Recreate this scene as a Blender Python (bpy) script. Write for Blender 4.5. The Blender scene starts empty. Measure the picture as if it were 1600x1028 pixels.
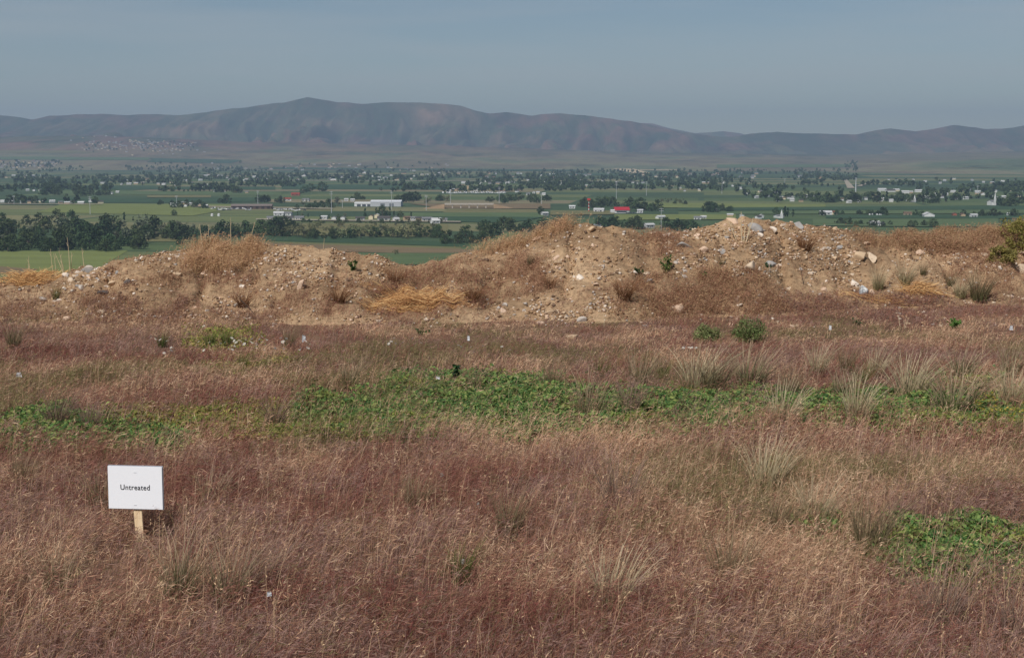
import bpy, math, random
import numpy as np

rng = np.random.default_rng(11)
random.seed(11)
SC = bpy.context.scene
COL = SC.collection
R = math.radians

# ------------------------------------------------------------------ camera
F = 2400.0
EYE = 1.95
PITCH = math.atan(276 / F)
cam_d = bpy.data.cameras.new('camera')
cam_d.sensor_width = 36.0
cam_d.lens = 36.0 * F / 1600.0
cam_d.clip_start = 0.05
cam_d.clip_end = 80000.0
cam = bpy.data.objects.new('camera', cam_d)
cam.location = (0, 0, EYE)
cam.rotation_euler = (math.pi / 2 - PITCH, 0, 0)
COL.objects.link(cam)
SC.camera = cam

# ------------------------------------------------------------------ light
SUN_AZ = R(209)      # clockwise from +Y (view direction): behind the camera, to the left
SUN_EL = R(48)
sun_d = bpy.data.lights.new('sun', 'SUN')
sun_d.energy = 4.0
sun_d.angle = R(0.53)
sun_d.color = (1.0, 0.955, 0.89)
sun = bpy.data.objects.new('sun', sun_d)
sx, sy, sz = math.sin(SUN_AZ) * math.cos(SUN_EL), math.cos(SUN_AZ) * math.cos(SUN_EL), math.sin(SUN_EL)
sun.rotation_euler = (math.pi / 2 - SUN_EL, 0, math.atan2(sx, -sy))
COL.objects.link(sun)

world = bpy.data.worlds.new('World')
SC.world = world
world.use_nodes = True
nt = world.node_tree
nt.nodes.clear()
wo = nt.nodes.new('ShaderNodeOutputWorld')
bg = nt.nodes.new('ShaderNodeBackground')
sky = nt.nodes.new('ShaderNodeTexSky')
sky.sky_type = 'NISHITA'
sky.sun_disc = False
sky.sun_elevation = SUN_EL
sky.sun_rotation = SUN_AZ
sky.altitude = 1400
sky.air_density = 1.0
sky.dust_density = 0.3
sky.ozone_density = 1.5
tc = nt.nodes.new('ShaderNodeTexCoord')
mp = nt.nodes.new('ShaderNodeMapping')
mp.inputs['Scale'].default_value = (1.2, 1.2, 14.0)
mp.inputs['Rotation'].default_value = (R(4), R(-5), 0)
nz = nt.nodes.new('ShaderNodeTexNoise')
nz.inputs['Scale'].default_value = 2.2
nz.inputs['Detail'].default_value = 6
nz.inputs['Roughness'].default_value = 0.55
cr = nt.nodes.new('ShaderNodeValToRGB')
cr.color_ramp.elements[0].position = 0.40
cr.color_ramp.elements[0].color = (0, 0, 0, 1)
cr.color_ramp.elements[1].position = 0.68
cr.color_ramp.elements[1].color = (0.45, 0.45, 0.45, 1)
mx = nt.nodes.new('ShaderNodeMix')
mx.data_type = 'RGBA'
mx.inputs['B'].default_value = (8.2, 8.5, 8.6, 1)       # thin high cloud, in the sky's own units
nt.links.new(tc.outputs['Generated'], mp.inputs['Vector'])
nt.links.new(mp.outputs['Vector'], nz.inputs['Vector'])
nt.links.new(nz.outputs['Fac'], cr.inputs['Fac'])
nt.links.new(cr.outputs['Color'], mx.inputs['Factor'])
nt.links.new(sky.outputs['Color'], mx.inputs['A'])
nt.links.new(mx.outputs['Result'], bg.inputs['Color'])
bg.inputs['Strength'].default_value = 0.0565
nt.links.new(bg.outputs['Background'], wo.inputs['Surface'])

SC.view_settings.view_transform = 'Standard'
SC.view_settings.look = 'None'
SC.view_settings.exposure = 0.0
SC.view_settings.gamma = 1.0
SC.render.engine = 'CYCLES'
SC.cycles.max_bounces = 6
SC.cycles.volume_bounces = 0

# haze values (the box is built at the end)
HAZE_DENSITY = 8.4e-5
HAZE_COLOR = (0.52, 0.705, 0.94)
HAZE_ANISO = 0.1

# ------------------------------------------------------------------ projection helpers
cp, sp = math.cos(PITCH), math.sin(PITCH)


def ray(u, v):
    """Direction, per unit of y, of the line of sight through photo pixel (u, v)."""
    cx = (np.asarray(u, float) - 800) / F
    cy = (514 - np.asarray(v, float)) / F
    dy = cp + cy * sp
    return cx / dy, (-sp + cy * cp) / dy


def ground_at(u, v, z=0.0):
    dx, dz = ray(u, v)
    t = (z - EYE) / dz
    return dx * t, t


def proj(x, y, z):
    zz = z - EYE
    d = y * cp - zz * sp
    up = y * sp + zz * cp
    return 800 + F * x / d, 514 - F * up / d


def inpoly(u, v, poly):
    u = np.asarray(u, float); v = np.asarray(v, float)
    ins = np.zeros(u.shape, bool)
    n = len(poly)
    for i in range(n):
        x0, y0 = poly[i]; x1, y1 = poly[(i + 1) % n]
        c = (y0 > v) != (y1 > v)
        ins ^= c & (u < (x1 - x0) * (v - y0) / ((y1 - y0) if y1 != y0 else 1e-9) + x0)
    return ins


# ------------------------------------------------------------------ noise
def _h(ix, iy, s):
    n = (ix * 374761393 + iy * 668265263 + s * 1442695041) & 0xffffffff
    n = ((n ^ (n >> 13)) * 1274126177) & 0xffffffff
    return ((n ^ (n >> 16)) & 0xffff) / 65535.0


def vn(x, y, s=0):
    x = np.asarray(x, float); y = np.asarray(y, float)
    ix = np.floor(x).astype(np.int64); iy = np.floor(y).astype(np.int64)
    fx = x - ix; fy = y - iy
    fx = fx * fx * (3 - 2 * fx); fy = fy * fy * (3 - 2 * fy)
    a = _h(ix, iy, s); b = _h(ix + 1, iy, s); c = _h(ix, iy + 1, s); d = _h(ix + 1, iy + 1, s)
    return (a * (1 - fx) + b * fx) * (1 - fy) + (c * (1 - fx) + d * fx) * fy


def fbm(x, y, o=4, s=0):
    t = 0; a = 0.5; k = 0
    for i in range(o):
        t = t + a * vn(x * 2 ** i + 17.3 * i, y * 2 ** i + 9.1 * i, s + i)
        k += a; a *= 0.5
    return t / k


def smooth(a, b, x):
    t = np.clip((x - a) / (b - a), 0, 1)
    return t * t * (3 - 2 * t)


# ------------------------------------------------------------------ mesh helpers
def lin(r, g, b):
    f = lambda c: (c / 255 / 12.92) if c <= 10.3 else ((c / 255 + 0.055) / 1.055) ** 2.4
    return (f(r), f(g), f(b))


def mesh_np(name, V, faces, cols=None, mats=(), midx=None, smooth_sh=False):
    """V (N,3); faces: list of int arrays (M,k); cols (N,3) linear."""
    V = np.asarray(V, np.float32)
    me = bpy.data.meshes.new(name)
    me.vertices.add(len(V))
    me.vertices.foreach_set('co', V.ravel())
    tot = sum(f.size for f in faces)
    nf = sum(len(f) for f in faces)
    me.loops.add(tot)
    me.polygons.add(nf)
    vi = np.concatenate([f.ravel() for f in faces]).astype(np.int32)
    ls = []; o = 0
    for f in faces:
        k = f.shape[1]
        ls.append(o + np.arange(len(f)) * k); o += f.size
    me.loops.foreach_set('vertex_index', vi)
    me.polygons.foreach_set('loop_start', np.concatenate(ls).astype(np.int32))
    if midx is not None:
        me.polygons.foreach_set('material_index', np.asarray(midx, np.int32))
    if smooth_sh:
        me.polygons.foreach_set('use_smooth', np.ones(nf, bool))
    me.update(calc_edges=True)
    if cols is not None:
        ca = me.color_attributes.new('Col', 'FLOAT_COLOR', 'POINT')
        rgba = np.ones((len(V), 4), np.float32)
        rgba[:, :3] = cols
        ca.data.foreach_set('color', rgba.ravel())
    for m in mats:
        me.materials.append(m)
    return me


def obj(name, me, parent=None, loc=(0, 0, 0), rz=0.0, **props):
    o = bpy.data.objects.new(name, me)
    COL.objects.link(o)
    o.location = loc
    o.rotation_euler = (0, 0, rz)
    if parent:
        o.parent = parent
    for k, v in props.items():
        if v:
            o[k] = v
    return o


def thing(name, label, cat, loc=(0, 0, 0), rz=0.0, group=None):
    return obj(name, None, None, loc, rz, label=label, category=cat, group=group)


def grid_faces(nx, ny):
    a = (np.arange(ny - 1)[:, None] * nx + np.arange(nx - 1)[None, :]).ravel()
    return np.stack([a, a + 1, a + nx + 1, a + nx], 1)


class MB:
    """Collects simple solids with one material index and one colour each."""
    def __init__(s):
        s.v = []; s.f = []; s.m = []; s.c = []

    def add(s, verts, faces, m=0, c=(1, 1, 1)):
        b = len(s.v)
        s.v += [tuple(p) for p in verts]
        s.c += [c] * len(verts)
        s.f += [tuple(b + i for i in f) for f in faces]
        s.m += [m] * len(faces)

    def box(s, x0, x1, y0, y1, z0, z1, m=0, c=(1, 1, 1)):
        s.add([(x0, y0, z0), (x1, y0, z0), (x1, y1, z0), (x0, y1, z0), (x0, y0, z1), (x1, y0, z1), (x1, y1, z1), (x0, y1, z1)],
              [(0, 3, 2, 1), (4, 5, 6, 7), (0, 1, 5, 4), (1, 2, 6, 5), (2, 3, 7, 6), (3, 0, 4, 7)], m, c)

    def cyl(s, x, y, z0, z1, r0, r1, n=8, m=0, c=(1, 1, 1)):
        a = [2 * math.pi * i / n for i in range(n)]
        vs = [(x + r0 * math.cos(t), y + r0 * math.sin(t), z0) for t in a] + [(x + r1 * math.cos(t), y + r1 * math.sin(t), z1) for t in a]
        s.add(vs, [(i, (i + 1) % n, n + (i + 1) % n, n + i) for i in range(n)] + [tuple(range(n))[::-1], tuple(range(n, 2 * n))], m, c)

    def gable(s, x0, x1, y0, y1, z0, h, over=0.4, th=0.2, m=0, c=(1, 1, 1)):
        """A pitched roof, ridge along x, with eaves, solid."""
        X0, X1, Y0, Y1 = x0 - over, x1 + over, y0 - over, y1 + over
        ym = (y0 + y1) / 2
        zb = z0 - over * h / (ym - y0)
        s.add([(X0, Y0, zb), (X1, Y0, zb), (X1, ym, z0 + h), (X0, ym, z0 + h), (X0, Y1, zb), (X1, Y1, zb),
               (X0, Y0, zb + th), (X1, Y0, zb + th), (X1, ym, z0 + h + th), (X0, ym, z0 + h + th), (X0, Y1, zb + th), (X1, Y1, zb + th)],
              [(6, 7, 8, 9), (9, 8, 11, 10), (0, 3, 2, 1), (3, 4, 5, 2), (0, 1, 7, 6), (4, 10, 11, 5), (0, 6, 9, 3), (3, 9, 10, 4), (1, 2, 8, 7), (2, 5, 11, 8)], m, c)

    def pent(s, x0, x1, y0, y1, z0, z1, h, m=0, c=(1, 1, 1)):
        """Walls with gable ends."""
        ym = (y0 + y1) / 2
        s.add([(x0, y0, z0), (x1, y0, z0), (x1, y1, z0), (x0, y1, z0), (x0, y0, z1), (x1, y0, z1), (x1, y1, z1), (x0, y1, z1), (x0, ym, z1 + h), (x1, ym, z1 + h)],
              [(0, 3, 2, 1), (0, 1, 5, 4), (2, 3, 7, 6), (1, 2, 6, 9, 5), (3, 0, 4, 8, 7), (4, 5, 9, 8), (7, 8, 9, 6)], m, c)

    def mesh(s, name, mats, col=True):
        me = bpy.data.meshes.new(name)
        me.from_pydata(s.v, [], s.f)
        me.polygons.foreach_set('material_index', s.m)
        for m in mats:
            me.materials.append(m)
        if col:
            ca = me.color_attributes.new('Col', 'FLOAT_COLOR', 'POINT')
            ca.data.foreach_set('color', np.array([(*c, 1) for c in s.c], np.float32).ravel())
        me.update()
        return me


# ------------------------------------------------------------------ materials
def new_mat(name):
    m = bpy.data.materials.new(name)
    m.use_nodes = True
    t = m.node_tree
    b = t.nodes['Principled BSDF']
    b.inputs['Roughness'].default_value = 0.9
    b.inputs['Specular IOR Level'].default_value = 0.15
    return m, t, b


def N(t, kind, **kw):
    n = t.nodes.new(kind)
    for k, v in kw.items():
        if k in n.inputs:
            n.inputs[k].default_value = v
        else:
            setattr(n, k, v)
    return n


def ramp(t, stops, interp='LINEAR'):
    n = t.nodes.new('ShaderNodeValToRGB')
    e = n.color_ramp.elements
    while len(e) < len(stops):
        e.new(0.5)
    for i, (p, c) in enumerate(stops):
        e[i].position = p
        e[i].color = (*c, 1) if len(c) == 3 else c
    n.color_ramp.interpolation = interp
    return n


def mat_plain(name, rgb, rough=0.7, var=0.12, scale=3.0, spec=0.2):
    m, t, b = new_mat(name)
    g = N(t, 'ShaderNodeTexCoord')
    n = N(t, 'ShaderNodeTexNoise', Scale=scale, Detail=5.0)
    r = ramp(t, [(0.3, [c * (1 - var) for c in rgb]), (0.7, [min(1, c * (1 + var)) for c in rgb])])
    t.links.new(g.outputs['Object'], n.inputs['Vector'])
    t.links.new(n.outputs['Fac'], r.inputs['Fac'])
    t.links.new(r.outputs['Color'], b.inputs['Base Color'])
    b.inputs['Roughness'].default_value = rough
    b.inputs['Specular IOR Level'].default_value = spec
    return m


def mat_attr(name, transl=0.0, rough=0.85, spec=0.15, noise=0.0, nscale=40.0, bump=0.0, objvar=0.0):
    m, t, b = new_mat(name)
    a = N(t, 'ShaderNodeAttribute', attribute_name='Col')
    out = a.outputs['Color']
    if noise:
        g = N(t, 'ShaderNodeTexCoord')
        n = N(t, 'ShaderNodeTexNoise', Scale=nscale, Detail=6.0, Roughness=0.65)
        t.links.new(g.outputs['Object'], n.inputs['Vector'])
        mr = N(t, 'ShaderNodeMapRange')
        mr.inputs['From Min'].default_value = 0.25; mr.inputs['From Max'].default_value = 0.75
        mr.inputs['To Min'].default_value = 1 - noise; mr.inputs['To Max'].default_value = 1 + noise
        t.links.new(n.outputs['Fac'], mr.inputs['Value'])
        mu = N(t, 'ShaderNodeMix', data_type='RGBA', blend_type='MULTIPLY')
        mu.inputs['Factor'].default_value = 1
        t.links.new(out, mu.inputs['A']); t.links.new(mr.outputs['Result'], mu.inputs['B'])
        out = mu.outputs['Result']
        if bump:
            bp = N(t, 'ShaderNodeBump', Strength=bump, Distance=0.01)
            t.links.new(n.outputs['Fac'], bp.inputs['Height'])
            t.links.new(bp.outputs['Normal'], b.inputs['Normal'])
    if objvar:
        oi = N(t, 'ShaderNodeObjectInfo')
        hs = N(t, 'ShaderNodeHueSaturation')
        m1 = N(t, 'ShaderNodeMapRange'); m1.inputs['To Min'].default_value = 0.5 - 0.035; m1.inputs['To Max'].default_value = 0.5 + 0.02
        m2 = N(t, 'ShaderNodeMapRange'); m2.inputs['To Min'].default_value = 1 - objvar; m2.inputs['To Max'].default_value = 1 + objvar
        wn = N(t, 'ShaderNodeTexWhiteNoise', noise_dimensions='1D')
        t.links.new(oi.outputs['Random'], m1.inputs['Value'])
        t.links.new(oi.outputs['Random'], wn.inputs['W'])
        t.links.new(wn.outputs['Value'], m2.inputs['Value'])
        t.links.new(m1.outputs['Result'], hs.inputs['Hue'])
        t.links.new(m2.outputs['Result'], hs.inputs['Value'])
        t.links.new(out, hs.inputs['Color'])
        out = hs.outputs['Color']
    t.links.new(out, b.inputs['Base Color'])
    b.inputs['Roughness'].default_value = rough
    b.inputs['Specular IOR Level'].default_value = spec
    if transl:
        tr = N(t, 'ShaderNodeBsdfTranslucent')
        mxs = N(t, 'ShaderNodeMixShader')
        mxs.inputs['Fac'].default_value = transl
        t.links.new(out, tr.inputs['Color'])
        t.links.new(b.outputs['BSDF'], mxs.inputs[1]); t.links.new(tr.outputs['BSDF'], mxs.inputs[2])
        t.links.new(mxs.outputs['Shader'], t.nodes['Material Output'].inputs['Surface'])
    return m


M_GRASS = mat_attr('dry_grass_blades', transl=0.25, rough=0.8)
M_LEAF = mat_attr('weed_leaves', transl=0.42, rough=0.7, spec=0.2)
M_ROCK = mat_attr('rock', noise=0.28, nscale=28.0, bump=0.35)
M_PEB = mat_attr('pebble', noise=0.2, nscale=60.0)
M_TREE = mat_attr('tree_leaves', transl=0.15, objvar=0.34)
M_BARK = mat_plain('bark', lin(95, 82, 70), 0.95)
M_PAINT = mat_attr('building_paint', rough=0.75, noise=0.08, nscale=0.6)
M_ROOF = mat_attr('roofing', rough=0.75, noise=0.12, nscale=1.2)
M_METAL = mat_plain('galvanised_metal', lin(190, 192, 195), 0.55, 0.1, 1.0, 0.4)
M_GLASS = mat_plain('dark_window', lin(40, 46, 54), 0.2, 0.1, 1.0, 0.5)


def soil_mat():
    m, t, b = new_mat('dry_soil')
    g = N(t, 'ShaderNodeTexCoord')
    n1 = N(t, 'ShaderNodeTexNoise', Scale=0.9, Detail=8.0, Roughness=0.62)
    n2 = N(t, 'ShaderNodeTexNoise', Scale=14.0, Detail=8.0, Roughness=0.7)
    n3 = N(t, 'ShaderNodeTexVoronoi', Scale=38.0)
    r1 = ramp(t, [(0.32, lin(134, 110, 86)), (0.5, lin(170, 141, 110)), (0.66, lin(192, 163, 130))])
    r2 = ramp(t, [(0.3, (0.55,) * 3), (0.55, (1.0,) * 3), (0.75, (1.18,) * 3)])
    r3 = ramp(t, [(0.0, (1.2, 1.19, 1.17)), (0.2, (1.0,) * 3), (0.6, (0.9,) * 3)])
    mu = N(t, 'ShaderNodeMix', data_type='RGBA', blend_type='MULTIPLY'); mu.inputs['Factor'].default_value = 1
    mu2 = N(t, 'ShaderNodeMix', data_type='RGBA', blend_type='MULTIPLY'); mu2.inputs['Factor'].default_value = 1
    for n in (n1, n2, n3):
        t.links.new(g.outputs['Object'], n.inputs['Vector'])
    t.links.new(n1.outputs['Fac'], r1.inputs['Fac']); t.links.new(n2.outputs['Fac'], r2.inputs['Fac']); t.links.new(n3.outputs['Distance'], r3.inputs['Fac'])
    t.links.new(r1.outputs['Color'], mu.inputs['A']); t.links.new(r2.outputs['Color'], mu.inputs['B'])
    t.links.new(mu.outputs['Result'], mu2.inputs['A']); t.links.new(r3.outputs['Color'], mu2.inputs['B'])
    t.links.new(mu2.outputs['Result'], b.inputs['Base Color'])
    bp = N(t, 'ShaderNodeBump', Strength=0.7, Distance=0.03)
    t.links.new(n2.outputs['Fac'], bp.inputs['Height'])
    t.links.new(bp.outputs['Normal'], b.inputs['Normal'])
    return m


def thatch_mat():
    m, t, b = new_mat('grass_thatch')
    g = N(t, 'ShaderNodeTexCoord')
    n1 = N(t, 'ShaderNodeTexNoise', Scale=0.8, Detail=5.0)
    n2 = N(t, 'ShaderNodeTexNoise', Scale=30.0, Detail=8.0, Roughness=0.75)
    r1 = ramp(t, [(0.35, lin(104, 78, 66)), (0.6, lin(134, 106, 84))])
    r2 = ramp(t, [(0.3, (0.5,) * 3), (0.7, (1.25,) * 3)])
    mu = N(t, 'ShaderNodeMix', data_type='RGBA', blend_type='MULTIPLY'); mu.inputs['Factor'].default_value = 1
    for n in (n1, n2):
        t.links.new(g.outputs['Object'], n.inputs['Vector'])
    t.links.new(n1.outputs['Fac'], r1.inputs['Fac']); t.links.new(n2.outputs['Fac'], r2.inputs['Fac'])
    t.links.new(r1.outputs['Color'], mu.inputs['A']); t.links.new(r2.outputs['Color'], mu.inputs['B'])
    t.links.new(mu.outputs['Result'], b.inputs['Base Color'])
    return m


def field_ramp():
    return [(0.0, lin(82, 98, 62)), (0.16, lin(68, 86, 58)), (0.3, lin(104, 112, 72)), (0.44, lin(76, 94, 60)), (0.56, lin(118, 116, 82)),
            (0.68, lin(62, 80, 56)), (0.8, lin(92, 106, 68)), (0.92, lin(128, 120, 92))]


def valley_mat():
    m, t, b = new_mat('valley_fields')
    g = N(t, 'ShaderNodeTexCoord')
    mpp = N(t, 'ShaderNodeMapping'); mpp.inputs['Rotation'].default_value = (0, 0, R(7))
    br = N(t, 'ShaderNodeTexBrick', offset=0.37, squash=1.6, squash_frequency=3)
    br.inputs['Color1'].default_value = (0, 0, 0, 1); br.inputs['Color2'].default_value = (1, 1, 1, 1); br.inputs['Mortar'].default_value = (0.2, 0.2, 0.2, 1)
    br.inputs['Scale'].default_value = 1.0; br.inputs['Mortar Size'].default_value = 5.0; br.inputs['Brick Width'].default_value = 520.0; br.inputs['Row Height'].default_value = 165.0
    nw = N(t, 'ShaderNodeTexNoise', Scale=0.004, Detail=3.0)
    mix0 = N(t, 'ShaderNodeMix', data_type='VECTOR'); mix0.inputs['Factor'].default_value = 0.0
    t.links.new(g.outputs['Object'], mpp.inputs['Vector'])
    t.links.new(mpp.outputs['Vector'], br.inputs['Vector'])
    r1 = ramp(t, field_ramp(), 'CONSTANT')
    t.links.new(br.outputs['Color'], r1.inputs['Fac'])
    n2 = N(t, 'ShaderNodeTexNoise', Scale=0.02, Detail=9.0, Roughness=0.7)
    n2m = N(t, 'ShaderNodeMapping'); n2m.inputs['Scale'].default_value = (0.35, 1.0, 1.0)
    t.links.new(g.outputs['Object'], n2m.inputs['Vector']); t.links.new(n2m.outputs['Vector'], n2.inputs['Vector'])
    r2 = ramp(t, [(0.3, (0.62,) * 3), (0.5, (0.95,) * 3), (0.72, (1.25, 1.2, 1.1))])
    t.links.new(n2.outputs['Fac'], r2.inputs['Fac'])
    mu = N(t, 'ShaderNodeMix', data_type='RGBA', blend_type='MULTIPLY'); mu.inputs['Factor'].default_value = 1
    t.links.new(r1.outputs['Color'], mu.inputs['A']); t.links.new(r2.outputs['Color'], mu.inputs['B'])
    t.links.new(mu.outputs['Result'], b.inputs['Base Color'])
    return m


def crop_mat(name, rgb, stripes=0.0, scale=0.05):
    m, t, b = new_mat(name)
    g = N(t, 'ShaderNodeTexCoord')
    n = N(t, 'ShaderNodeTexNoise', Scale=scale, Detail=8.0, Roughness=0.7)
    mm = N(t, 'ShaderNodeMapping'); mm.inputs['Scale'].default_value = (0.25, 1, 1)
    t.links.new(g.outputs['Object'], mm.inputs['Vector']); t.links.new(mm.outputs['Vector'], n.inputs['Vector'])
    r = ramp(t, [(0.28, [c * 0.72 for c in rgb]), (0.5, rgb), (0.75, [c * 1.25 for c in rgb])])
    t.links.new(n.outputs['Fac'], r.inputs['Fac'])
    t.links.new(r.outputs['Color'], b.inputs['Base Color'])
    return m


def hills_mat():
    m, t, b = new_mat('dry_hillside')
    g = N(t, 'ShaderNodeTexCoord')
    sep = N(t, 'ShaderNodeSeparateXYZ')
    t.links.new(g.outputs['Object'], sep.inputs['Vector'])
    n1 = N(t, 'ShaderNodeTexNoise', Scale=0.0012, Detail=9.0, Roughness=0.6)
    n2 = N(t, 'ShaderNodeTexNoise', Scale=0.0035, Detail=9.0, Roughness=0.65)
    n3 = N(t, 'ShaderNodeTexNoise', Scale=0.012, Detail=6.0, Roughness=0.7)
    st = N(t, 'ShaderNodeMapping'); st.inputs['Scale'].default_value = (1.0, 0.45, 1.0)
    t.links.new(g.outputs['Object'], st.inputs['Vector'])
    for n in (n1, n2, n3):
        t.links.new(st.outputs['Vector'], n.inputs['Vector'])
    up = ramp(t, [(0.36, lin(70, 74, 56)), (0.47, lin(124, 90, 78)), (0.54, lin(84, 86, 62)), (0.64, lin(130, 104, 84))])
    lo = ramp(t, [(0.36, lin(92, 104, 74)), (0.47, lin(126, 120, 90)), (0.54, lin(112, 100, 80)), (0.64, lin(100, 106, 78))])
    t.links.new(n1.outputs['Fac'], up.inputs['Fac']); t.links.new(n1.outputs['Fac'], lo.inputs['Fac'])
    # height above the valley, ragged by noise, chooses range grass or bench fields
    ad = N(t, 'ShaderNodeMath', operation='MULTIPLY_ADD'); ad.inputs[1].default_value = 260.0
    t.links.new(n2.outputs['Fac'], ad.inputs[0]); t.links.new(sep.outputs['Z'], ad.inputs[2])
    mr = N(t, 'ShaderNodeMapRange'); mr.inputs['From Min'].default_value = 70.0; mr.inputs['From Max'].default_value = 190.0
    t.links.new(ad.outputs['Value'], mr.inputs['Value'])
    mx1 = N(t, 'ShaderNodeMix', data_type='RGBA')
    t.links.new(mr.outputs['Result'], mx1.inputs['Factor']); t.links.new(lo.outputs['Color'], mx1.inputs['A']); t.links.new(up.outputs['Color'], mx1.inputs['B'])
    # brush and juniper patches
    r3 = ramp(t, [(0.58, (1, 1, 1)), (0.66, (0.36, 0.45, 0.38))])
    t.links.new(n2.outputs['Fac'], r3.inputs['Fac'])
    r4 = ramp(t, [(0.3, (0.75,) * 3), (0.7, (1.2,) * 3)])
    t.links.new(n3.outputs['Fac'], r4.inputs['Fac'])
    mu = N(t, 'ShaderNodeMix', data_type='RGBA', blend_type='MULTIPLY'); mu.inputs['Factor'].default_value = 0.8
    mu2 = N(t, 'ShaderNodeMix', data_type='RGBA', blend_type='MULTIPLY'); mu2.inputs['Factor'].default_value = 1
    t.links.new(mx1.outputs['Result'], mu.inputs['A']); t.links.new(r3.outputs['Color'], mu.inputs['B'])
    t.links.new(mu.outputs['Result'], mu2.inputs['A']); t.links.new(r4.outputs['Color'], mu2.inputs['B'])
    at = N(t, 'ShaderNodeAttribute', attribute_name='Col')
    mu3 = N(t, 'ShaderNodeMix', data_type='RGBA', blend_type='MULTIPLY'); mu3.inputs['Factor'].default_value = 1
    n4 = N(t, 'ShaderNodeTexNoise', Scale=0.02, Detail=4.0, Roughness=0.7)
    t.links.new(g.outputs['Object'], n4.inputs['Vector'])
    r5 = ramp(t, [(0.58, (1, 1, 1)), (0.64, (0.5, 0.58, 0.5))])
    t.links.new(n4.outputs['Fac'], r5.inputs['Fac'])
    mu4 = N(t, 'ShaderNodeMix', data_type='RGBA', blend_type='MULTIPLY'); mu4.inputs['Factor'].default_value = 0.8
    t.links.new(mu2.outputs['Result'], mu3.inputs['A']); t.links.new(at.outputs['Color'], mu3.inputs['B'])
    t.links.new(mu3.outputs['Result'], mu4.inputs['A']); t.links.new(r5.outputs['Color'], mu4.inputs['B'])
    t.links.new(mu4.outputs['Result'], b.inputs['Base Color'])
    return m


# ------------------------------------------------------------------ near terrain
VZ = -75.0
CREST = [(-300, 440), (-60, 436), (0, 432), (60, 429), (90, 424), (130, 413), (200, 399), (250, 388), (290, 383), (340, 380), (400, 380), (450, 381), (500, 384), (550, 388), (600, 401),
         (625, 411), (660, 406), (720, 394), (760, 386), (800, 374), (850, 360), (900, 349), (940, 348), (980, 356), (1010, 363), (1040, 360), (1080, 352), (1120, 345), (1160, 339), (1200, 341),
         (1250, 345), (1300, 351), (1340, 358), (1380, 363), (1450, 361), (1500, 358), (1560, 352), (1600, 349), (1700, 344), (1900, 352)]
BASE = [(-300, 492), (0, 496), (200, 503), (400, 506), (700, 507), (900, 503), (1000, 501), (1200, 495), (1350, 489), (1600, 480), (1900, 480)]


def ground_h(x, y):
    z = 0.09 * (fbm(x / 1.9, y / 1.6, 3, 3) - 0.5) + 0.035 * (fbm(x / 0.35, y / 0.35, 3, 5) - 0.5)
    d = np.maximum(0, y - 21.0)
    drop = 0.30 * (np.sqrt(d * d + 4.0) - 2.0)
    big = 3.0 * (fbm(x / 40, y / 40, 3, 8) - 0.5) * smooth(24, 60, y)
    return np.maximum(z - drop + big, VZ - 6.0)


def mound_h(x, y):
    u = 800 + F * 1.0066 * x / np.maximum(y, 1.0) * 0.9934
    uc = np.interp(u, [p[0] for p in CREST], [p[1] for p in CREST])
    ub = np.interp(u, [p[0] for p in BASE], [p[1] for p in BASE])
    yb = EYE * F / (ub - 238) + 0.5 * (fbm(x / 1.1, 0 * x, 3, 21) - 0.5)
    yc = yb + 2.25 + 0.5 * (fbm(x / 1.5 + 5, 0 * x, 2, 22) - 0.5)
    zc = EYE - yc * (uc - 238) / F * 1.003
    t = (y - yb) / (yc - yb)
    tf = np.clip(t, -0.3, 1)
    prof = np.where(tf > 0, np.abs(tf) ** 0.85 * (1.18 - 0.18 * np.abs(tf)), tf)
    front = zc * prof
    back = zc - (y - yc) * 0.42 - 0.1 * (y - yc) ** 2
    z = np.where(t < 1, front, back)
    env = smooth(0.0, 0.35, t)
    crest_damp = 1 - 0.55 * np.exp(-((t - 1) / 0.25) ** 2)
    z = z + env * crest_damp * 0.27 * (fbm(x / 0.75, y / 0.6, 4, 31) - 0.5)
    gul = np.abs(fbm(x / 0.55 + 0.6 * fbm(y / 0.8, x / 0.8, 2, 40), y / 2.4, 3, 41) - 0.5) * 2
    z = z - env * crest_damp * 0.11 * (1 - smooth(0, 0.25, gul))
    z = z + env * 0.085 * (fbm(x / 0.16, y / 0.13, 4, 33) - 0.5)
    return z - 0.012


GX0, GX1, GY0, GY1, GS = -15.0, 15.0, 2.0, 26.0, 0.04
_gx = np.arange(GX0, GX1 + GS, GS); _gy = np.arange(GY0, GY1 + GS, GS)
_GX, _GY = np.meshgrid(_gx, _gy)
ZG = np.maximum(ground_h(_GX, _GY), np.where(_GY > 15.0, mound_h(_GX, _GY), -9))


def near_z(x, y):
    fx = np.clip((x - GX0) / GS, 0, len(_gx) - 1.001); fy = np.clip((y - GY0) / GS, 0, len(_gy) - 1.001)
    ix = fx.astype(int); iy = fy.astype(int); fx = fx - ix; fy = fy - iy
    return (ZG[iy, ix] * (1 - fx) + ZG[iy, ix + 1] * fx) * (1 - fy) + (ZG[iy + 1, ix] * (1 - fx) + ZG[iy + 1, ix + 1] * fx) * fy


def hit(u, v):
    """Where the line of sight through photo pixels meets the near terrain (arrays); nan where it passes over."""
    u = np.atleast_1d(np.asarray(u, float)); v = np.atleast_1d(np.asarray(v, float))
    dx, dz = ray(u, v)
    res = np.full(u.shape, np.nan)
    YY = np.arange(4.0, 25.5, 0.03)
    for i in range(0, len(u), 400):
        q = slice(i, i + 400)
        xx = dx[q, None] * YY[None]
        below = EYE + dz[q, None] * YY[None] < near_z(xx, np.broadcast_to(YY[None], xx.shape))
        res[q] = np.where(below.any(1), YY[below.argmax(1)], np.nan)
    return dx * res, res, near_z(np.nan_to_num(dx * res), np.nan_to_num(res, nan=5.0))


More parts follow.
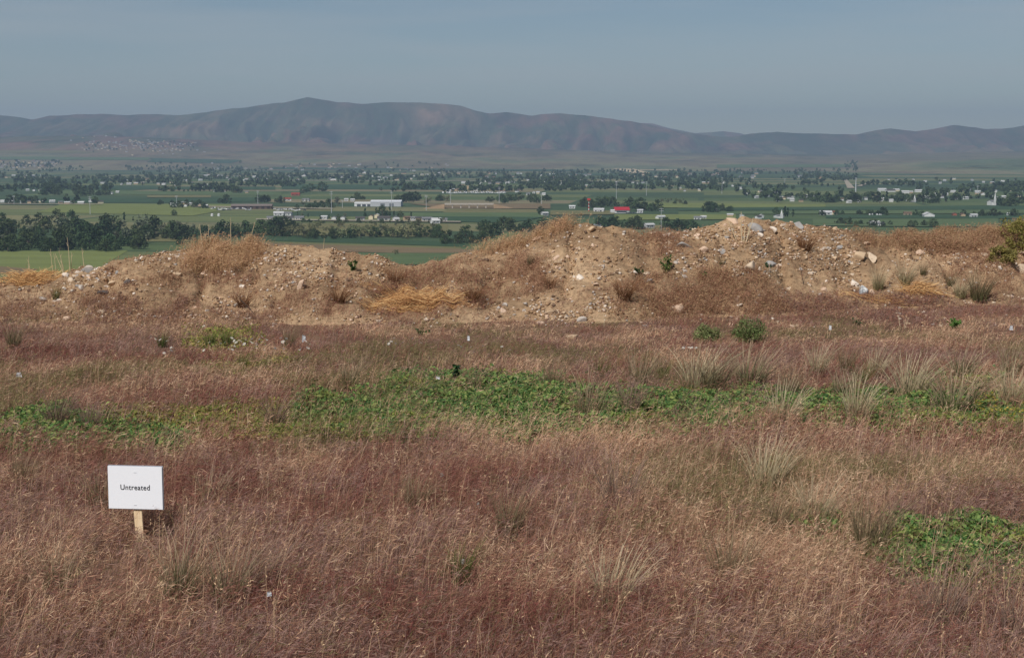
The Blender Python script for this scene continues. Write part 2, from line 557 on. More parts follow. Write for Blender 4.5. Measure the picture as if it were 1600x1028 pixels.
def hit1(u, v):
    x, y, z = hit(u, v)
    if np.isnan(y[0]):
        i = v
        while np.isnan(y[0]) and i < v + 40:
            i += 1
            x, y, z = hit(u, i)
    return float(x[0]), float(y[0]), float(z[0])


M_SOIL = soil_mat(); M_THATCH = thatch_mat()
xs = np.concatenate([-15 - np.geomspace(700, 0.5, 26), np.arange(-15, 15.05, 0.12), 15 + np.geomspace(0.5, 700, 26)])
ys = np.concatenate([np.linspace(-120, 2.5, 14), np.arange(3, 26, 0.12), 26 + np.geomspace(0.4, 330, 50)])
X, Y = np.meshgrid(xs, ys)
Z = ground_h(X, Y)
obj('ground', mesh_np('ground', np.stack([X, Y, Z], -1).reshape(-1, 3), [grid_faces(len(xs), len(ys))], mats=[M_THATCH], smooth_sh=True), kind='structure')

xs = np.arange(-14.6, 14.61, 0.035); ys = np.concatenate([np.arange(15.0, 21.6, 0.03), np.arange(21.6, 25.6, 0.2)])
X, Y = np.meshgrid(xs, ys)
obj('dirt_mound', mesh_np('dirt_mound', np.stack([X, Y, mound_h(X, Y)], -1).reshape(-1, 3), [grid_faces(len(xs), len(ys))], mats=[M_SOIL], smooth_sh=True), kind='structure')

# ------------------------------------------------------------------ valley and hills
xs = np.linspace(-9000, 9000, 60); ys = np.linspace(230, 9000, 50)
X, Y = np.meshgrid(xs, ys)
obj('valley_floor', mesh_np('valley_floor', np.stack([X, Y, X * 0 + VZ], -1).reshape(-1, 3), [grid_faces(60, 50)], mats=[valley_mat()]), kind='structure')

RIDGE = [(-900, 190), (-500, 176), (-200, 186), (0, 180), (40, 184), (62, 187), (90, 182), (130, 180), (170, 179), (210, 181), (250, 179), (290, 181), (330, 177), (370, 171), (410, 166), (450, 161), (487, 153),
         (530, 160), (570, 163), (610, 160), (650, 161), (690, 163), (720, 165), (745, 174), (765, 178), (790, 176), (830, 181), (870, 178), (910, 181), (950, 186), (990, 192), (1030, 200), (1070, 208), (1110, 213),
         (1140, 214), (1170, 209), (1210, 206), (1250, 209), (1290, 210), (1330, 210), (1380, 201), (1420, 206), (1480, 196), (1530, 202), (1570, 200), (1600, 195), (1800, 185), (2100, 200), (2500, 190)]
YC = 12500.0


def gullies(x, y):
    wx = x + 420 * (fbm(x / 1100, y / 1100, 3, 61) - 0.5)
    r = 1 - np.abs(2 * fbm(wx / 620, y / 4200, 4, 63) - 1) * 2.0
    r2 = 1 - np.abs(2 * fbm(wx / 240 + 3, y / 1700, 4, 66) - 1) * 2.0
    r3_ = 1 - np.abs(2 * fbm(wx / 95 + 9, y / 800, 3, 68) - 1) * 2.0
    return r, r2, r3_


def hills_h(x, y):
    u = 800 + F * x / y * 0.993
    foot = np.interp(u, [-500, 0, 400, 900, 1300, 1600, 2000], [6200, 6600, 6500, 6300, 5900, 5400, 5200])
    vfan = np.interp(u, [-500, 0, 150, 400, 700, 1000, 1300, 1600, 2000], [212, 214, 212, 222, 228, 238, 242, 236, 232])
    ym = 9600.0 + 500 * (fbm(x / 900, 0 * x, 3, 51) - 0.5)
    zm = EYE + ym * (238 - vfan) / F
    f = np.clip((y - foot) / (ym - foot), -0.1, 1.4)
    zf = VZ - 1.5 + (zm - VZ) * np.where(f > 0, f ** 1.35, f * 0.05)
    uc = 800 + F * x / YC * 0.993
    vr = np.interp(uc, [p[0] for p in RIDGE], [p[1] for p in RIDGE])
    zc = EYE + YC * (238 - vr) / F + 10 * (fbm(x / 120, 0 * x, 3, 77) - 0.5)
    s = np.clip((y - ym) / (YC - ym), 0, 1)
    r, r2, r3_ = gullies(x, y)
    g = s ** 1.05 - 0.5 * np.clip(r + .1, 0, 1) * np.sin(math.pi * s) ** 0.8 - 0.36 * np.clip(r2, 0, 1) * np.sin(math.pi * s) ** 0.8 - 0.2 * np.clip(r3_, 0, 1) * np.sin(math.pi * s) ** .7
    z = np.where(y < ym, zf, zm + (zc - zm) * g + (zf - zm) * (1 - s) * 0.2)
    z = np.where(y > YC, zc - (y - YC) * 0.22, z)
    # low tan rise at the right
    rise = smooth(0.2, 0.36, x / y) * smooth(5200, 6600, y) * (1 - smooth(6900, 8200, y))
    z = z + 34 * rise * (0.8 + 0.4 * fbm(x / 300, y / 300, 3, 71))
    z = z + 7 * (fbm(x / 260, y / 400, 4, 73) - 0.5) * smooth(0, 0.3, f)
    return z


xs = np.linspace(-6600, 6600, 760); ys = np.concatenate([np.linspace(5000, 9200, 90), np.linspace(9220, 12700, 190), np.linspace(12760, 15000, 20)])
X, Y = np.meshgrid(xs, ys)
M_HILL = hills_mat()
ga, gb_, gc = gullies(X, Y)      # drainage lines coloured darker and greener, bringing out the gullies
scrub = np.clip(smooth(.5, .95, ga) * .5 + smooth(.45, .9, gb_) * .45 + smooth(.4, .9, gc) * .3, 0, .85) * smooth(8800, 9800, Y)
scol = 1 - scrub[..., None] * np.array([.62, .48, .5])
obj('hills', mesh_np('hills', np.stack([X, Y, hills_h(X, Y)], -1).reshape(-1, 3), [grid_faces(len(xs), len(ys))], scol.reshape(-1, 3), mats=[M_HILL], smooth_sh=True), kind='structure')

# a second, bluer range far behind the gap
FAR = [(930, 200), (985, 192), (1015, 193), (1040, 200), (1080, 208), (1100, 207), (1125, 205), (1150, 208), (1180, 216), (1260, 222)]
YF = 16000.0
xs = np.linspace(300, 4000, 160); ys = np.linspace(14600, 17400, 40)
X, Y = np.meshgrid(xs, ys)
zc = EYE + YF * (238 - np.interp(800 + F * X / YF * 0.993, [p[0] for p in FAR], [p[1] for p in FAR])) / F
Z = zc - np.abs(Y - YF) * 0.17 - 60 * np.abs(fbm(X / 500, Y / 900, 4, 91) - 0.5) * np.abs(Y - YF) / 2500
obj('far_hills', mesh_np('far_hills', np.stack([X, Y, Z], -1).reshape(-1, 3), [grid_faces(160, 40)], np.ones((X.size, 3)), mats=[M_HILL], smooth_sh=True), kind='structure')


def far_hit(u, v):
    """Valley floor or hillside seen through photo pixels."""
    u = np.atleast_1d(np.asarray(u, float)); v = np.atleast_1d(np.asarray(v, float))
    dx, dz = ray(u, v)
    res = np.full(u.shape, np.nan)
    with np.errstate(divide='ignore'):
        flat = np.where(dz < 0, (VZ - EYE) / dz, np.nan)
    res[flat < 5000] = flat[flat < 5000]
    todo = np.flatnonzero(np.isnan(res))
    YY = np.arange(5000, 12600, 25.0)
    for i in range(0, len(todo), 100):
        q = todo[i:i + 100]
        xx = dx[q, None] * YY[None]
        z = np.maximum(VZ, hills_h(xx, np.broadcast_to(YY[None], xx.shape)))
        below = EYE + dz[q, None] * YY[None] < z
        res[q] = np.where(below.any(1), YY[below.argmax(1)], np.nan)
    yy = np.nan_to_num(res, nan=6000.0)
    return dx * res, res, np.where(yy < 5000, VZ, np.maximum(VZ, hills_h(dx * yy, yy)))


def sheet(name, poly_px, mat, lift=0.25, n=12):
    """A field or road lying on the valley or hillside: polygon of 4 photo corners (tl, tr, br, bl)."""
    tl, tr, br_, bl = [np.array(p, float) for p in poly_px]
    a = np.linspace(0, 1, n)
    top = tl + (tr - tl) * a[:, None]; bot = bl + (br_ - bl) * a[:, None]
    rows = 5
    P = np.stack([bot + (top - bot) * k / (rows - 1) for k in range(rows)]).reshape(-1, 2)
    x, y, z = far_hit(P[:, 0], P[:, 1])
    return obj(name, mesh_np(name, np.stack([x, y, z + lift], 1), [grid_faces(n, rows)], mats=[mat]), kind='structure')


C_LIGHT = crop_mat('light_green_crop', lin(112, 120, 68))
C_MID = crop_mat('mid_green_crop', lin(86, 102, 66))
C_DARK = crop_mat('dark_green_crop', lin(58, 80, 54))
C_STUB = crop_mat('olive_pasture', lin(112, 108, 72))
C_BROWN = crop_mat('brown_pasture', lin(118, 102, 76))
C_TAN = crop_mat('bare_tan_earth', lin(190, 172, 142))
C_ROAD = crop_mat('pale_gravel_road', lin(160, 150, 132))
lf = 0.2
for name, poly, m in [
    ('field', [(-200, 392), (200, 392), (140, 428), (-200, 428)], C_LIGHT),
    ('field', [(-250, 398), (60, 421), (40, 428), (-250, 428)], C_BROWN),
    ('field', [(395, 367), (560, 372), (560, 380), (395, 376)], C_DARK),
    ('field', [(560, 372), (730, 380), (730, 386), (560, 380)], C_DARK),
    ('field', [(380, 377), (720, 387), (720, 390), (380, 379)], C_STUB),
    ('field', [(400, 380), (760, 391), (760, 400), (400, 390)], C_BROWN),
    ('field', [(425, 350.5), (700, 351), (700, 371), (420, 368)], C_STUB),
    ('field', [(560, 396), (720, 396), (720, 414), (560, 414)], C_MID),
    ('field', [(220, 362), (300, 364), (300, 378), (230, 378)], C_STUB),
    ('field', [(100, 318), (400, 320), (300, 338), (60, 332)], C_LIGHT),
    ('field', [(0, 311), (420, 309), (420, 316), (0, 318)], C_DARK),
    ('field', [(-50, 292), (430, 292), (430, 297), (-50, 296)], C_DARK),
    ('field', [(60, 298), (440, 300), (440, 306), (60, 304)], C_MID),
    ('field', [(400, 282), (690, 284), (690, 288), (400, 286)], C_MID),
    ('field', [(440, 288), (700, 290), (700, 297), (440, 296)], C_DARK),
    ('field', [(700, 327), (840, 328), (840, 333), (690, 334)], C_STUB),
    ('field', [(620, 333), (850, 333), (850, 340), (640, 342)], C_MID),
    ('field', [(650, 339), (850, 340), (800, 349), (670, 347)], C_DARK),
    ('field', [(640, 319), (860, 319), (860, 327), (700, 327)], C_BROWN),
    ('field', [(1000, 318), (1290, 320), (1290, 327), (1000, 325)], C_LIGHT),
    ('field', [(860, 330), (960, 330), (960, 336), (860, 337)], C_STUB),
    ('field', [(1060, 326), (1700, 321), (1700, 328), (1060, 330)], C_DARK),
    ('field', [(1060, 331), (1700, 328), (1700, 334), (1060, 336)], C_MID),
    ('field', [(960, 336), (1150, 336), (1150, 344), (960, 345)], C_LIGHT),
    ('field', [(1290, 337), (1700, 336), (1700, 343), (1290, 342)], C_DARK),
    ('field', [(1270, 343), (1560, 343), (1560, 356), (1270, 354)], C_MID),
    ('field', [(900, 271.5), (1130, 275), (1160, 278), (850, 274)], C_DARK),
    ('field', [(230, 306), (330, 306), (330, 309.5), (230, 309.5)], C_STUB),
]:
    sheet(name, poly, m, lf); lf += 0.03
for name, poly, m in [
    ('field', [(-60, 245), (240, 247), (230, 251), (-60, 250)], C_MID),
    ('field', [(240, 248), (380, 251), (360, 256), (230, 254)], C_DARK),
    ('field', [(-60, 236), (120, 236), (150, 240), (-60, 240)], C_STUB),
    ('field', [(420, 262), (900, 266), (900, 268.5), (400, 265)], C_DARK),
    ('field', [(1120, 258), (1330, 257), (1330, 262), (1120, 263)], C_MID),
    ('bare_slope', [(958, 264.5), (990, 264.5), (1018, 271.5), (990, 271.5)], C_TAN),
    ('bare_slope', [(1000, 265.5), (1060, 266), (1060, 267), (1000, 266.5)], C_TAN),
    ('bare_slope', [(1480, 263), (1560, 262.3), (1560, 263), (1480, 263.8)], C_STUB),
    ('road', [(1318, 281), (1323, 281), (1336, 295), (1324, 295)], C_ROAD),
    ('road', [(1364, 283), (1368, 283), (1346, 292), (1338, 292)], C_ROAD),
    ('road', [(400, 343.5), (720, 347.5), (720, 349), (400, 345)], C_ROAD),
    ('road', [(300, 323), (520, 327), (520, 328), (300, 324.5)], C_ROAD),
    ('road', [(0, 319.2), (160, 320), (160, 320.6), (0, 320)], C_ROAD),
    ('road', [(440, 282.5), (1000, 284), (1000, 284.6), (440, 283.2)], C_ROAD),
]:
    sheet(name, poly, m, 1.4)

# ------------------------------------------------------------------ trees
def leaf_cloud(clumps, per, size, base, seed, yscale=1.0):
    """Leaf sprays spread through balls: clumps = [(x,y,z,r,tone)]."""
    r = np.random.default_rng(seed)
    P = []; C = []; Q = []
    for (x, y, z, rad, tone) in clumps:
        n = per
        d = r.normal(size=(n, 3)); d /= np.linalg.norm(d, axis=1)[:, None]
        p = d * (rad * r.uniform(0.45, 1.05, (n, 1)) ** 0.7) * [1, 1, yscale] + [x, y, z]
        nrm = d * 0.8 + r.normal(size=(n, 3)) * 0.6
        nrm /= np.linalg.norm(nrm, axis=1)[:, None]
        a = np.cross(nrm, r.normal(size=(n, 3))); a /= np.linalg.norm(a, axis=1)[:, None]
        b = np.cross(nrm, a)
        s = size * r.uniform(0.5, 1.3, (n, 1))
        P.append(np.stack([p + a * s, p + b * s * 0.7, p - a * s * 0.9, p - b * s * 0.6], 1).reshape(-1, 3))
        c = np.array(base) * tone * r.uniform(0.8, 1.2, (n, 1)) * np.array([1, 1, 1])
        C.append(np.repeat(c, 4, 0))
    P = np.concatenate(P); C = np.concatenate(C)
    return P, np.arange(len(P)).reshape(-1, 4), C


def crown_mesh(name, kind, seed):
    """A crown about 1 unit high in all (tree height 1), with foot at z = 0."""
    r = np.random.default_rng(seed)
    cl = []
    if kind == 'round':
        base = lin(70, 86, 54); per = 30; sz = 0.055
        for i in range(26):
            a = r.uniform(0, 6.28); h = r.uniform(0.1, 0.85); w = 0.40 * math.sin(math.pi * min(1, (h + 0.12))) ** 0.6 + 0.06
            rr = w * math.sqrt(r.uniform(0.1, 1))
            cl.append((rr * math.cos(a), rr * math.sin(a), h, r.uniform(0.1, 0.17), r.uniform(0.7, 1.3)))
    elif kind == 'tall':
        base = lin(58, 78, 48); per = 26; sz = 0.045
        for i in range(18):
            h = r.uniform(0.14, 0.93); w = 0.13 * (1 - abs(h - 0.4)) ; a = r.uniform(0, 6.28); rr = w * r.uniform(0.1, 1)
            cl.append((rr * math.cos(a), rr * math.sin(a), h, r.uniform(0.07, 0.1) * (1.15 - 0.5 * h), r.uniform(0.75, 1.25)))
    elif kind == 'wide':
        base = lin(68, 84, 54); per = 30; sz = 0.06
        for i in range(34):
            a = r.uniform(0, 6.28); h = r.uniform(0.06, 0.8); w = 0.62 * math.sin(math.pi * min(1, (h + 0.25))) ** 0.5
            rr = w * math.sqrt(r.uniform(0.05, 1))
            cl.append((rr * math.cos(a), rr * math.sin(a), h, r.uniform(0.12, 0.2), r.uniform(0.65, 1.35)))
    elif kind == 'scrub':
        base = lin(104, 108, 76); per = 22; sz = 0.09
        for i in range(12):
            a = r.uniform(0, 6.28); h = r.uniform(0.15, 0.8); rr = 0.6 * math.sqrt(r.uniform(0.0, 1))
            cl.append((rr * math.cos(a), rr * math.sin(a), h, r.uniform(0.16, 0.26), r.uniform(0.7, 1.3)))
    else:  # bare grey-green olive
        base = lin(118, 124, 100); per = 22; sz = 0.06
        for i in range(14):
            a = r.uniform(0, 6.28); h = r.uniform(0.25, 0.85); rr = 0.33 * math.sqrt(r.uniform(0.0, 1))
            cl.append((rr * math.cos(a), rr * math.sin(a), h, r.uniform(0.1, 0.17), r.uniform(0.75, 1.25)))
    P, Q, C = leaf_cloud(cl, per, sz, base, seed + 100)
    P[:, 2] = np.maximum(P[:, 2], 0.02)
    return mesh_np(name, P, [Q], C, [M_TREE])


def trunk_mesh(name, kind, seed):
    r = np.random.default_rng(seed)
    mb = MB()
    hh = 0.75 if kind == 'tall' else 0.5
    mb.cyl(0, 0, -0.03, hh, 0.032, 0.012, 7)
    for i in range(5):
        a = r.uniform(0, 6.28); z0 = r.uniform(0.15, 0.4); L = r.uniform(0.18, 0.32) * (0.4 if kind == 'tall' else 1)
        d = np.array([math.cos(a), math.sin(a), 1.0]) * L
        s = np.array([-math.sin(a), math.cos(a), 0]) * 0.01
        p0 = np.array([0, 0, z0])
        mb.add([p0 - s, p0 + s, p0 + d + s * 0.4, p0 + d - s * 0.4, p0 - s + [0, 0, .02], p0 + s + [0, 0, .02], p0 + d + s * .4 + [0, 0, .008], p0 + d - s * .4 + [0, 0, .008]],
               [(0, 3, 2, 1), (4, 5, 6, 7), (0, 1, 5, 4), (2, 3, 7, 6), (1, 2, 6, 5), (3, 0, 4, 7)])
    return mb.mesh(name, [M_BARK])


KINDS_T = {k: [(crown_mesh('crown', k, 10 * i + j), trunk_mesh('trunk', k, 10 * i + j)) for j in range(3)] for i, k in enumerate(['round', 'tall', 'wide', 'scrub', 'olive'])}
TREE_WORD = {'round': ('tree', 'rounded dark green tree', 'tree'), 'tall': ('poplar_tree', 'slender upright dark green tree', 'tree'), 'wide': ('broad_tree', 'broad dark green tree', 'tree'),
             'scrub': ('shrub', 'low grey green scrub bush', 'shrub'), 'olive': ('grey_tree', 'pale grey green tree', 'tree')}


def plant_tree(u, v, hpx, kind, phrase, group, with_trunk=True, label=None):
    x, y, z = far_hit(u, v)
    x, y, z = float(x[0]), float(y[0]), float(z[0])
    h = hpx * y / F
    nm, word, cat = TREE_WORD[kind]
    cm, tm = random.choice(KINDS_T[kind])
    lab = label or f'{word} {phrase}'
    rz = random.uniform(0, 6.28); wv = random.uniform(0.85, 1.25)
    if with_trunk:
        t = thing(nm, lab, cat, (x, y, z), rz, group)
        t.scale = (h * wv, h * wv, h)
        obj('crown', cm, t); obj('trunk', tm, t)
    else:
        t = obj(nm, cm, None, (x, y, z), rz, label=lab, category=cat, group=group)
        t.scale = (h * wv, h * wv, h)
    return t


# (u0, u1, v0, v1, n, h0, h1, kinds, phrase, trunk)
CL = [
    (-20, 185, 388, 394, 16, 20, 30, ['wide', 'round'], 'in the front row of the wood above the bright field', True),
    (-20, 240, 376, 385, 18, 20, 30, ['wide', 'round', 'wide', 'olive'], 'in the thick of the dense wood behind the bright field', True),
    (-20, 300, 363, 371, 22, 19, 29, ['wide', 'round', 'olive'], 'in the dense wood on the far side of its dirt track', True),
    (-20, 130, 350, 356, 9, 16, 22, ['wide', 'round'], 'at the back edge of the dense wood', True),
    (150, 420, 366, 375, 24, 16, 24, ['wide', 'round', 'wide'], 'in the tree belt behind the grassy mound crest', True),
    (185, 225, 384, 390, 4, 15, 20, ['round', 'wide'], 'at the end of the wood beside the bright field', True),
    (400, 460, 356, 368, 6, 14, 20, ['round', 'wide', 'olive'], 'below the white houses across the pale road', True),
    (455, 690, 353, 365, 26, 7, 12, ['scrub', 'scrub', 'scrub', 'olive'], 'on the slope below the row of houses', False),
    (410, 690, 368, 374, 30, 12, 19, ['round', 'wide', 'scrub'], 'in the row along the dark green strip field', True),
    (690, 770, 372, 383, 9, 14, 20, ['wide', 'round'], 'behind the saddle between the two mounds', True),
    (740, 880, 352, 370, 15, 14, 20, ['wide', 'round'], 'behind the tall dry grass of the middle mound', True),
    (930, 1000, 353, 360, 7, 14, 20, ['wide', 'round'], 'just behind the top of the middle mound', True),
    (1040, 1082, 358, 364, 5, 15, 19, ['round', 'wide'], 'beside the small white house behind the mound dip', True),
    (1310, 1362, 350, 355, 5, 11, 14, ['wide', 'round'], 'left of the white farm buildings behind the mound', False),
    (1365, 1395, 350, 355, 3, 9, 11, ['round'], 'right of the white farm buildings behind the mound', False),
    (1418, 1462, 353, 356, 4, 11, 13, ['wide', 'round'], 'in the dark clump right behind the dry grass berm', False),
    (568, 612, 338, 342, 4, 13, 17, ['round', 'tall'], 'above the roofs of the house row', False),
    (455, 560, 340, 345, 9, 6, 11, ['round', 'tall', 'olive'], 'among the white houses of the row', False),
    (500, 700, 347.5, 349.5, 16, 5, 8, ['round', 'scrub', 'wide'], 'in the yards before the row of houses', False),
    (425, 500, 346, 349, 6, 6, 10, ['round', 'wide'], 'before the first white houses of the row', False),
    (612, 650, 338, 342, 3, 7, 10, ['tall', 'round'], 'behind the grey roofed end of the house row', False),
    (462, 530, 322, 327, 7, 10, 14, ['wide', 'olive', 'round'], 'in the clump left of the long white warehouse', False),
    (470, 505, 299, 304, 3, 14, 17, ['round'], 'in the pair of crowns beyond the clump by the warehouse', False),
    (545, 572, 311, 316, 3, 9, 14, ['wide', 'round'], 'behind the long white warehouse', False),
    (615, 655, 313, 317, 6, 11, 15, ['round', 'wide'], 'in the hedge row right of the warehouse', False),
    (655, 700, 314, 318, 4, 7, 10, ['wide', 'scrub'], 'in the hedge row toward the road bridge', False),
    (660, 705, 288, 292, 4, 8, 11, ['wide', 'round'], 'left of the tan block building', False),
    (758, 800, 313, 318, 5, 9, 13, ['wide', 'round'], 'right of the road bridge', False),
    (780, 856, 314, 319, 8, 10, 14, ['wide', 'round'], 'in the dark row past the road bridge', False),
    (841, 849, 334, 338, 2, 12, 15, ['round'], 'standing alone left of the red and white mast', False),
    (905, 968, 322, 328, 8, 10, 15, ['wide', 'round'], 'left of the red roofed building', False),
    (982, 1032, 325, 331, 8, 14, 18, ['wide', 'round'], 'right of the red roofed building', False),
    (1030, 1072, 316, 320, 5, 7, 9, ['wide', 'scrub'], 'in the hedge beyond the red roofed building', False),
    (1098, 1120, 330, 334, 3, 13, 16, ['round', 'wide'], 'in the pair of crowns on the green strip field', False),
    (1122, 1148, 329, 333, 3, 9, 12, ['wide', 'round'], 'beside the small white barn on the strip field', False),
    (1222, 1242, 338, 342, 3, 16, 22, ['tall', 'olive'], 'behind the mound top next to the white steeple', False),
    (1205, 1222, 334, 338, 2, 9, 11, ['round'], 'left of the white steeple behind the mound', False),
    (1272, 1322, 334, 337, 4, 6, 9, ['round', 'wide'], 'beside the white farmhouse on the green strip', False),
    (1340, 1394, 334, 338, 6, 8, 11, ['wide', 'round'], 'in the dark hedge with white cars beside it', False),
    (1425, 1440, 337, 340, 2, 8, 10, ['round'], 'left of the long white shed', False),
    (1500, 1590, 336, 340, 9, 8, 13, ['round', 'wide'], 'around the tan houses beyond the berm', False),
    (1255, 1350, 312, 317, 11, 11, 16, ['round', 'wide'], 'in the town tree belt left of the steeples', False),
    (1355, 1500, 313, 319, 17, 11, 16, ['round', 'wide', 'tall'], 'in the town tree belt around the steeples', False),
    (1550, 1612, 317, 323, 7, 13, 17, ['wide', 'round'], 'in the solid dark grove past the last steeple', False),
    (8, 62, 316, 320, 6, 11, 15, ['round', 'tall'], 'at the near end of the far row of white houses', False),
    (64, 92, 302, 306, 4, 12, 17, ['wide', 'round'], 'in the big dark clump out on the fields', False),
    (116, 166, 303, 308, 5, 12, 16, ['round', 'wide'], 'in the second dark clump out on the fields', False),
    (240, 270, 319, 323, 3, 7, 10, ['round', 'wide'], 'at the near end of the orchard farm', False),
    (270, 322, 321, 326, 6, 9, 13, ['wide', 'round'], 'around the orchard farm left of the brown shed', False),
    (342, 372, 299, 303, 4, 10, 13, ['round', 'wide'], 'on the fields beyond the brown shed', False),
    (340, 356, 317, 320, 2, 11, 13, ['round'], 'just behind the parked white cars', False),
    (400, 445, 314, 318, 5, 8, 11, ['wide', 'round'], 'behind the brown shed', False),
    (82, 116, 284, 288, 4, 9, 11, ['wide', 'round'], 'in the line of trees with far roofs between', False),
]
GROUPS_T = 'trees of the valley'
trees = []
TREE_U = []
for (u0, u1, v0, v1, n, h0, h1, kinds, phrase, trunk) in CL:
    for i in range(n):
        u = u0 + (u1 - u0) * (i + random.random()) / n
        v = random.uniform(v0, v1)
        if 0 - 30 <= u <= 1630:
            plant_tree(u, v, random.uniform(h0 * .72, h1 * 1.12) * 1.05, random.choice(kinds), phrase, 'trees ' + phrase, True)
            TREE_U.append(1)
plant_tree(282, 382, 14, 'round', '', None, True, 'small rounded tree alone between the wood and the grassy mound crest')
plant_tree(194, 346, 15, 'tall', '', None, True, 'taller dark columnar poplar standing alone at the edge of the pale green field')
plant_tree(208, 346, 8, 'tall', '', None, True, 'short dark columnar tree right beside the taller lone poplar')
plant_tree(272, 337, 10, 'round', '', None, True, 'lone round bush like tree in the middle of the pale green field')
plant_tree(618, 398, 8, 'scrub', '', None, False, 'lone dark bush on the brown pasture seen through the mound saddle')

# far tree masses: one object of many small crowns (nobody could count them)
r_ = np.random.default_rng(5)
uu = r_.uniform(-40, 1640, 9000); vv = 250 + 50 * r_.uniform(0, 1, 9000) ** 0.8
dens = fbm(uu / 55, vv / 5.0, 3, 131)
band = np.interp(vv, [250, 258, 264, 272, 284, 292, 300], [0.40, 0.52, 0.56, 0.60, 0.58, 0.48, 0.42])
right = smooth(1150, 1300, uu)
keep = (dens > 1.0 - band + 0.02) & ~((uu > 1340) & (vv < 288)) & ~((uu > 380) & (uu < 1320) & (vv < 267)) & ~((uu > 100) & (uu < 380) & (vv < 262))
uu = uu[keep][:2600]; vv = vv[keep][:2600]
hu = []; hv_ = []
for (a0, a1, b0_, b1_, nn) in [(0, 160, 315, 320, 10), (160, 300, 280, 290, 34), (0, 70, 275, 282, 18), (285, 400, 274, 284, 30), (400, 560, 275, 282, 34), (560, 700, 270, 284, 40), (690, 800, 284, 302, 22), (800, 900, 272, 290, 30), (880, 1050, 282, 294, 44),
                             (1040, 1180, 286, 300, 40), (1160, 1260, 300, 312, 26), (1210, 1420, 308, 318, 30), (1440, 1600, 298, 312, 54), (1380, 1600, 281, 288, 10), (130, 310, 222, 238, 70), (-10, 90, 252, 263, 60), (240, 700, 256, 268, 50)]:
    hu += list(r_.uniform(a0, a1, nn)); hv_ += list(r_.uniform(b0_, b1_, nn))
uu = np.concatenate([uu, hu]); vv = np.concatenate([vv, hv_])
x, y, z = far_hit(uu, vv)
PP = []; CC = []
for i in range(len(uu)):
    if np.isnan(x[i]):
        continue
    h = r_.uniform(6, 14) * (1.25 if r_.random() < 0.2 else 1)
    w = h * r_.uniform(0.45, 0.95)
    n = 22
    d = r_.normal(size=(n, 3)); d /= np.linalg.norm(d, axis=1)[:, None]
    p = d * np.array([w * .55, w * .55, h * .42]) * r_.uniform(0.5, 1, (n, 1)) + [x[i], y[i], z[i] + h * .5]
    nr = d + 0.5 * r_.normal(size=(n, 3)); nr /= np.linalg.norm(nr, axis=1)[:, None]
    a = np.cross(nr, r_.normal(size=(n, 3))); a /= np.linalg.norm(a, axis=1)[:, None]
    b = np.cross(nr, a); s = h * r_.uniform(0.14, 0.26, (n, 1))
    PP.append(np.stack([p + a * s, p + b * s, p - a * s, p - b * s], 1).reshape(-1, 3))
    c = np.array(lin(62, 80, 50)) * r_.uniform(0.75, 1.25)
    CC.append(np.repeat(c[None] * r_.uniform(0.8, 1.2, (n, 1)), 4, 0))
PP = np.concatenate(PP); CC = np.concatenate(CC)
obj('distant_woods', mesh_np('distant_woods', PP, [np.arange(len(PP)).reshape(-1, 4)], CC, [M_TREE]), kind='stuff',
    label='scattered dark tree belts across the far valley floor')

# ------------------------------------------------------------------ buildings
WHITE = (0.62, 0.62, 0.61); CREAM = lin(214, 200, 170); TANW = lin(178, 156, 128); GREYW = lin(170, 172, 172); REDR = lin(140, 66, 54); BRICK = lin(150, 92, 74)
GREYR = lin(120, 120, 122); DARKR = lin(84, 80, 78); BROWNR = lin(112, 92, 78); LIGHTR = (0.5, 0.5, 0.5)
WN = {WHITE: 'white', CREAM: 'cream', TANW: 'tan', GREYW: 'pale grey', BRICK: 'brick red'}
RN = {REDR: 'red', GREYR: 'grey', DARKR: 'dark', BROWNR: 'brown', LIGHTR: 'light grey', WHITE: 'white'}
_hm = {}


def house_meshes(W, D, H, rh, wall, roof, win):
    key = (round(W), round(D), round(H), wall, roof)
    if key in _hm:
        return _hm[key]
    a = MB(); a.pent(-W / 2, W / 2, -D / 2, D / 2, -0.5, H, rh, 0, wall)
    b = MB(); b.gable(-W / 2, W / 2, -D / 2, D / 2, H + 0.02, rh, 0.5, 0.25, 0, roof)
    c = MB(); c.box(-W * .36, -W * .2, -D / 2 - 0.05, -D / 2 - 0.004, 1.0, 2.2)
    c2 = MB(); c2.box(W * .1, W * .3, -D / 2 - 0.05, -D / 2 - 0.004, 1.0, 2.2)
    d = MB(); d.box(-W * .08, W * .0, -D / 2 - 0.06, -D / 2 - 0.004, 0.0, 2.1, 0, DARKR)
    _hm[key] = (a.mesh('wall', [M_PAINT]), b.mesh('roof', [M_ROOF]), c.mesh('window', [M_GLASS]), d.mesh('door', [M_PAINT]), c2.mesh('window', [M_GLASS]))
    return _hm[key]


def house(u, v, wpx, wall, roof, label, group=None, H=3.0, aspect=0.65, rz=None, detail=False, name='house', cat='house', rh=None):
    x, y, z = far_hit(u, v)
    x, y, z = float(x[0]), float(y[0]), float(z[0])
    W = wpx * y / F
    W = max(6.0, round(W))
    D = max(5.0, round(min(W * aspect, 18)))
    ms = house_meshes(W, D, H, rh or D * 0.22, wall, roof, detail)
    t = thing(name, label, cat, (x, y, z), rz if rz is not None else random.choice([0, 0, 0.15, -0.2, 0.5, 1.5]), group)
    obj('wall', ms[0], t); obj('roof', ms[1], t)
    if detail:
        obj('window', ms[2], t); obj('window', ms[4], t); obj('door', ms[3], t)
    return t


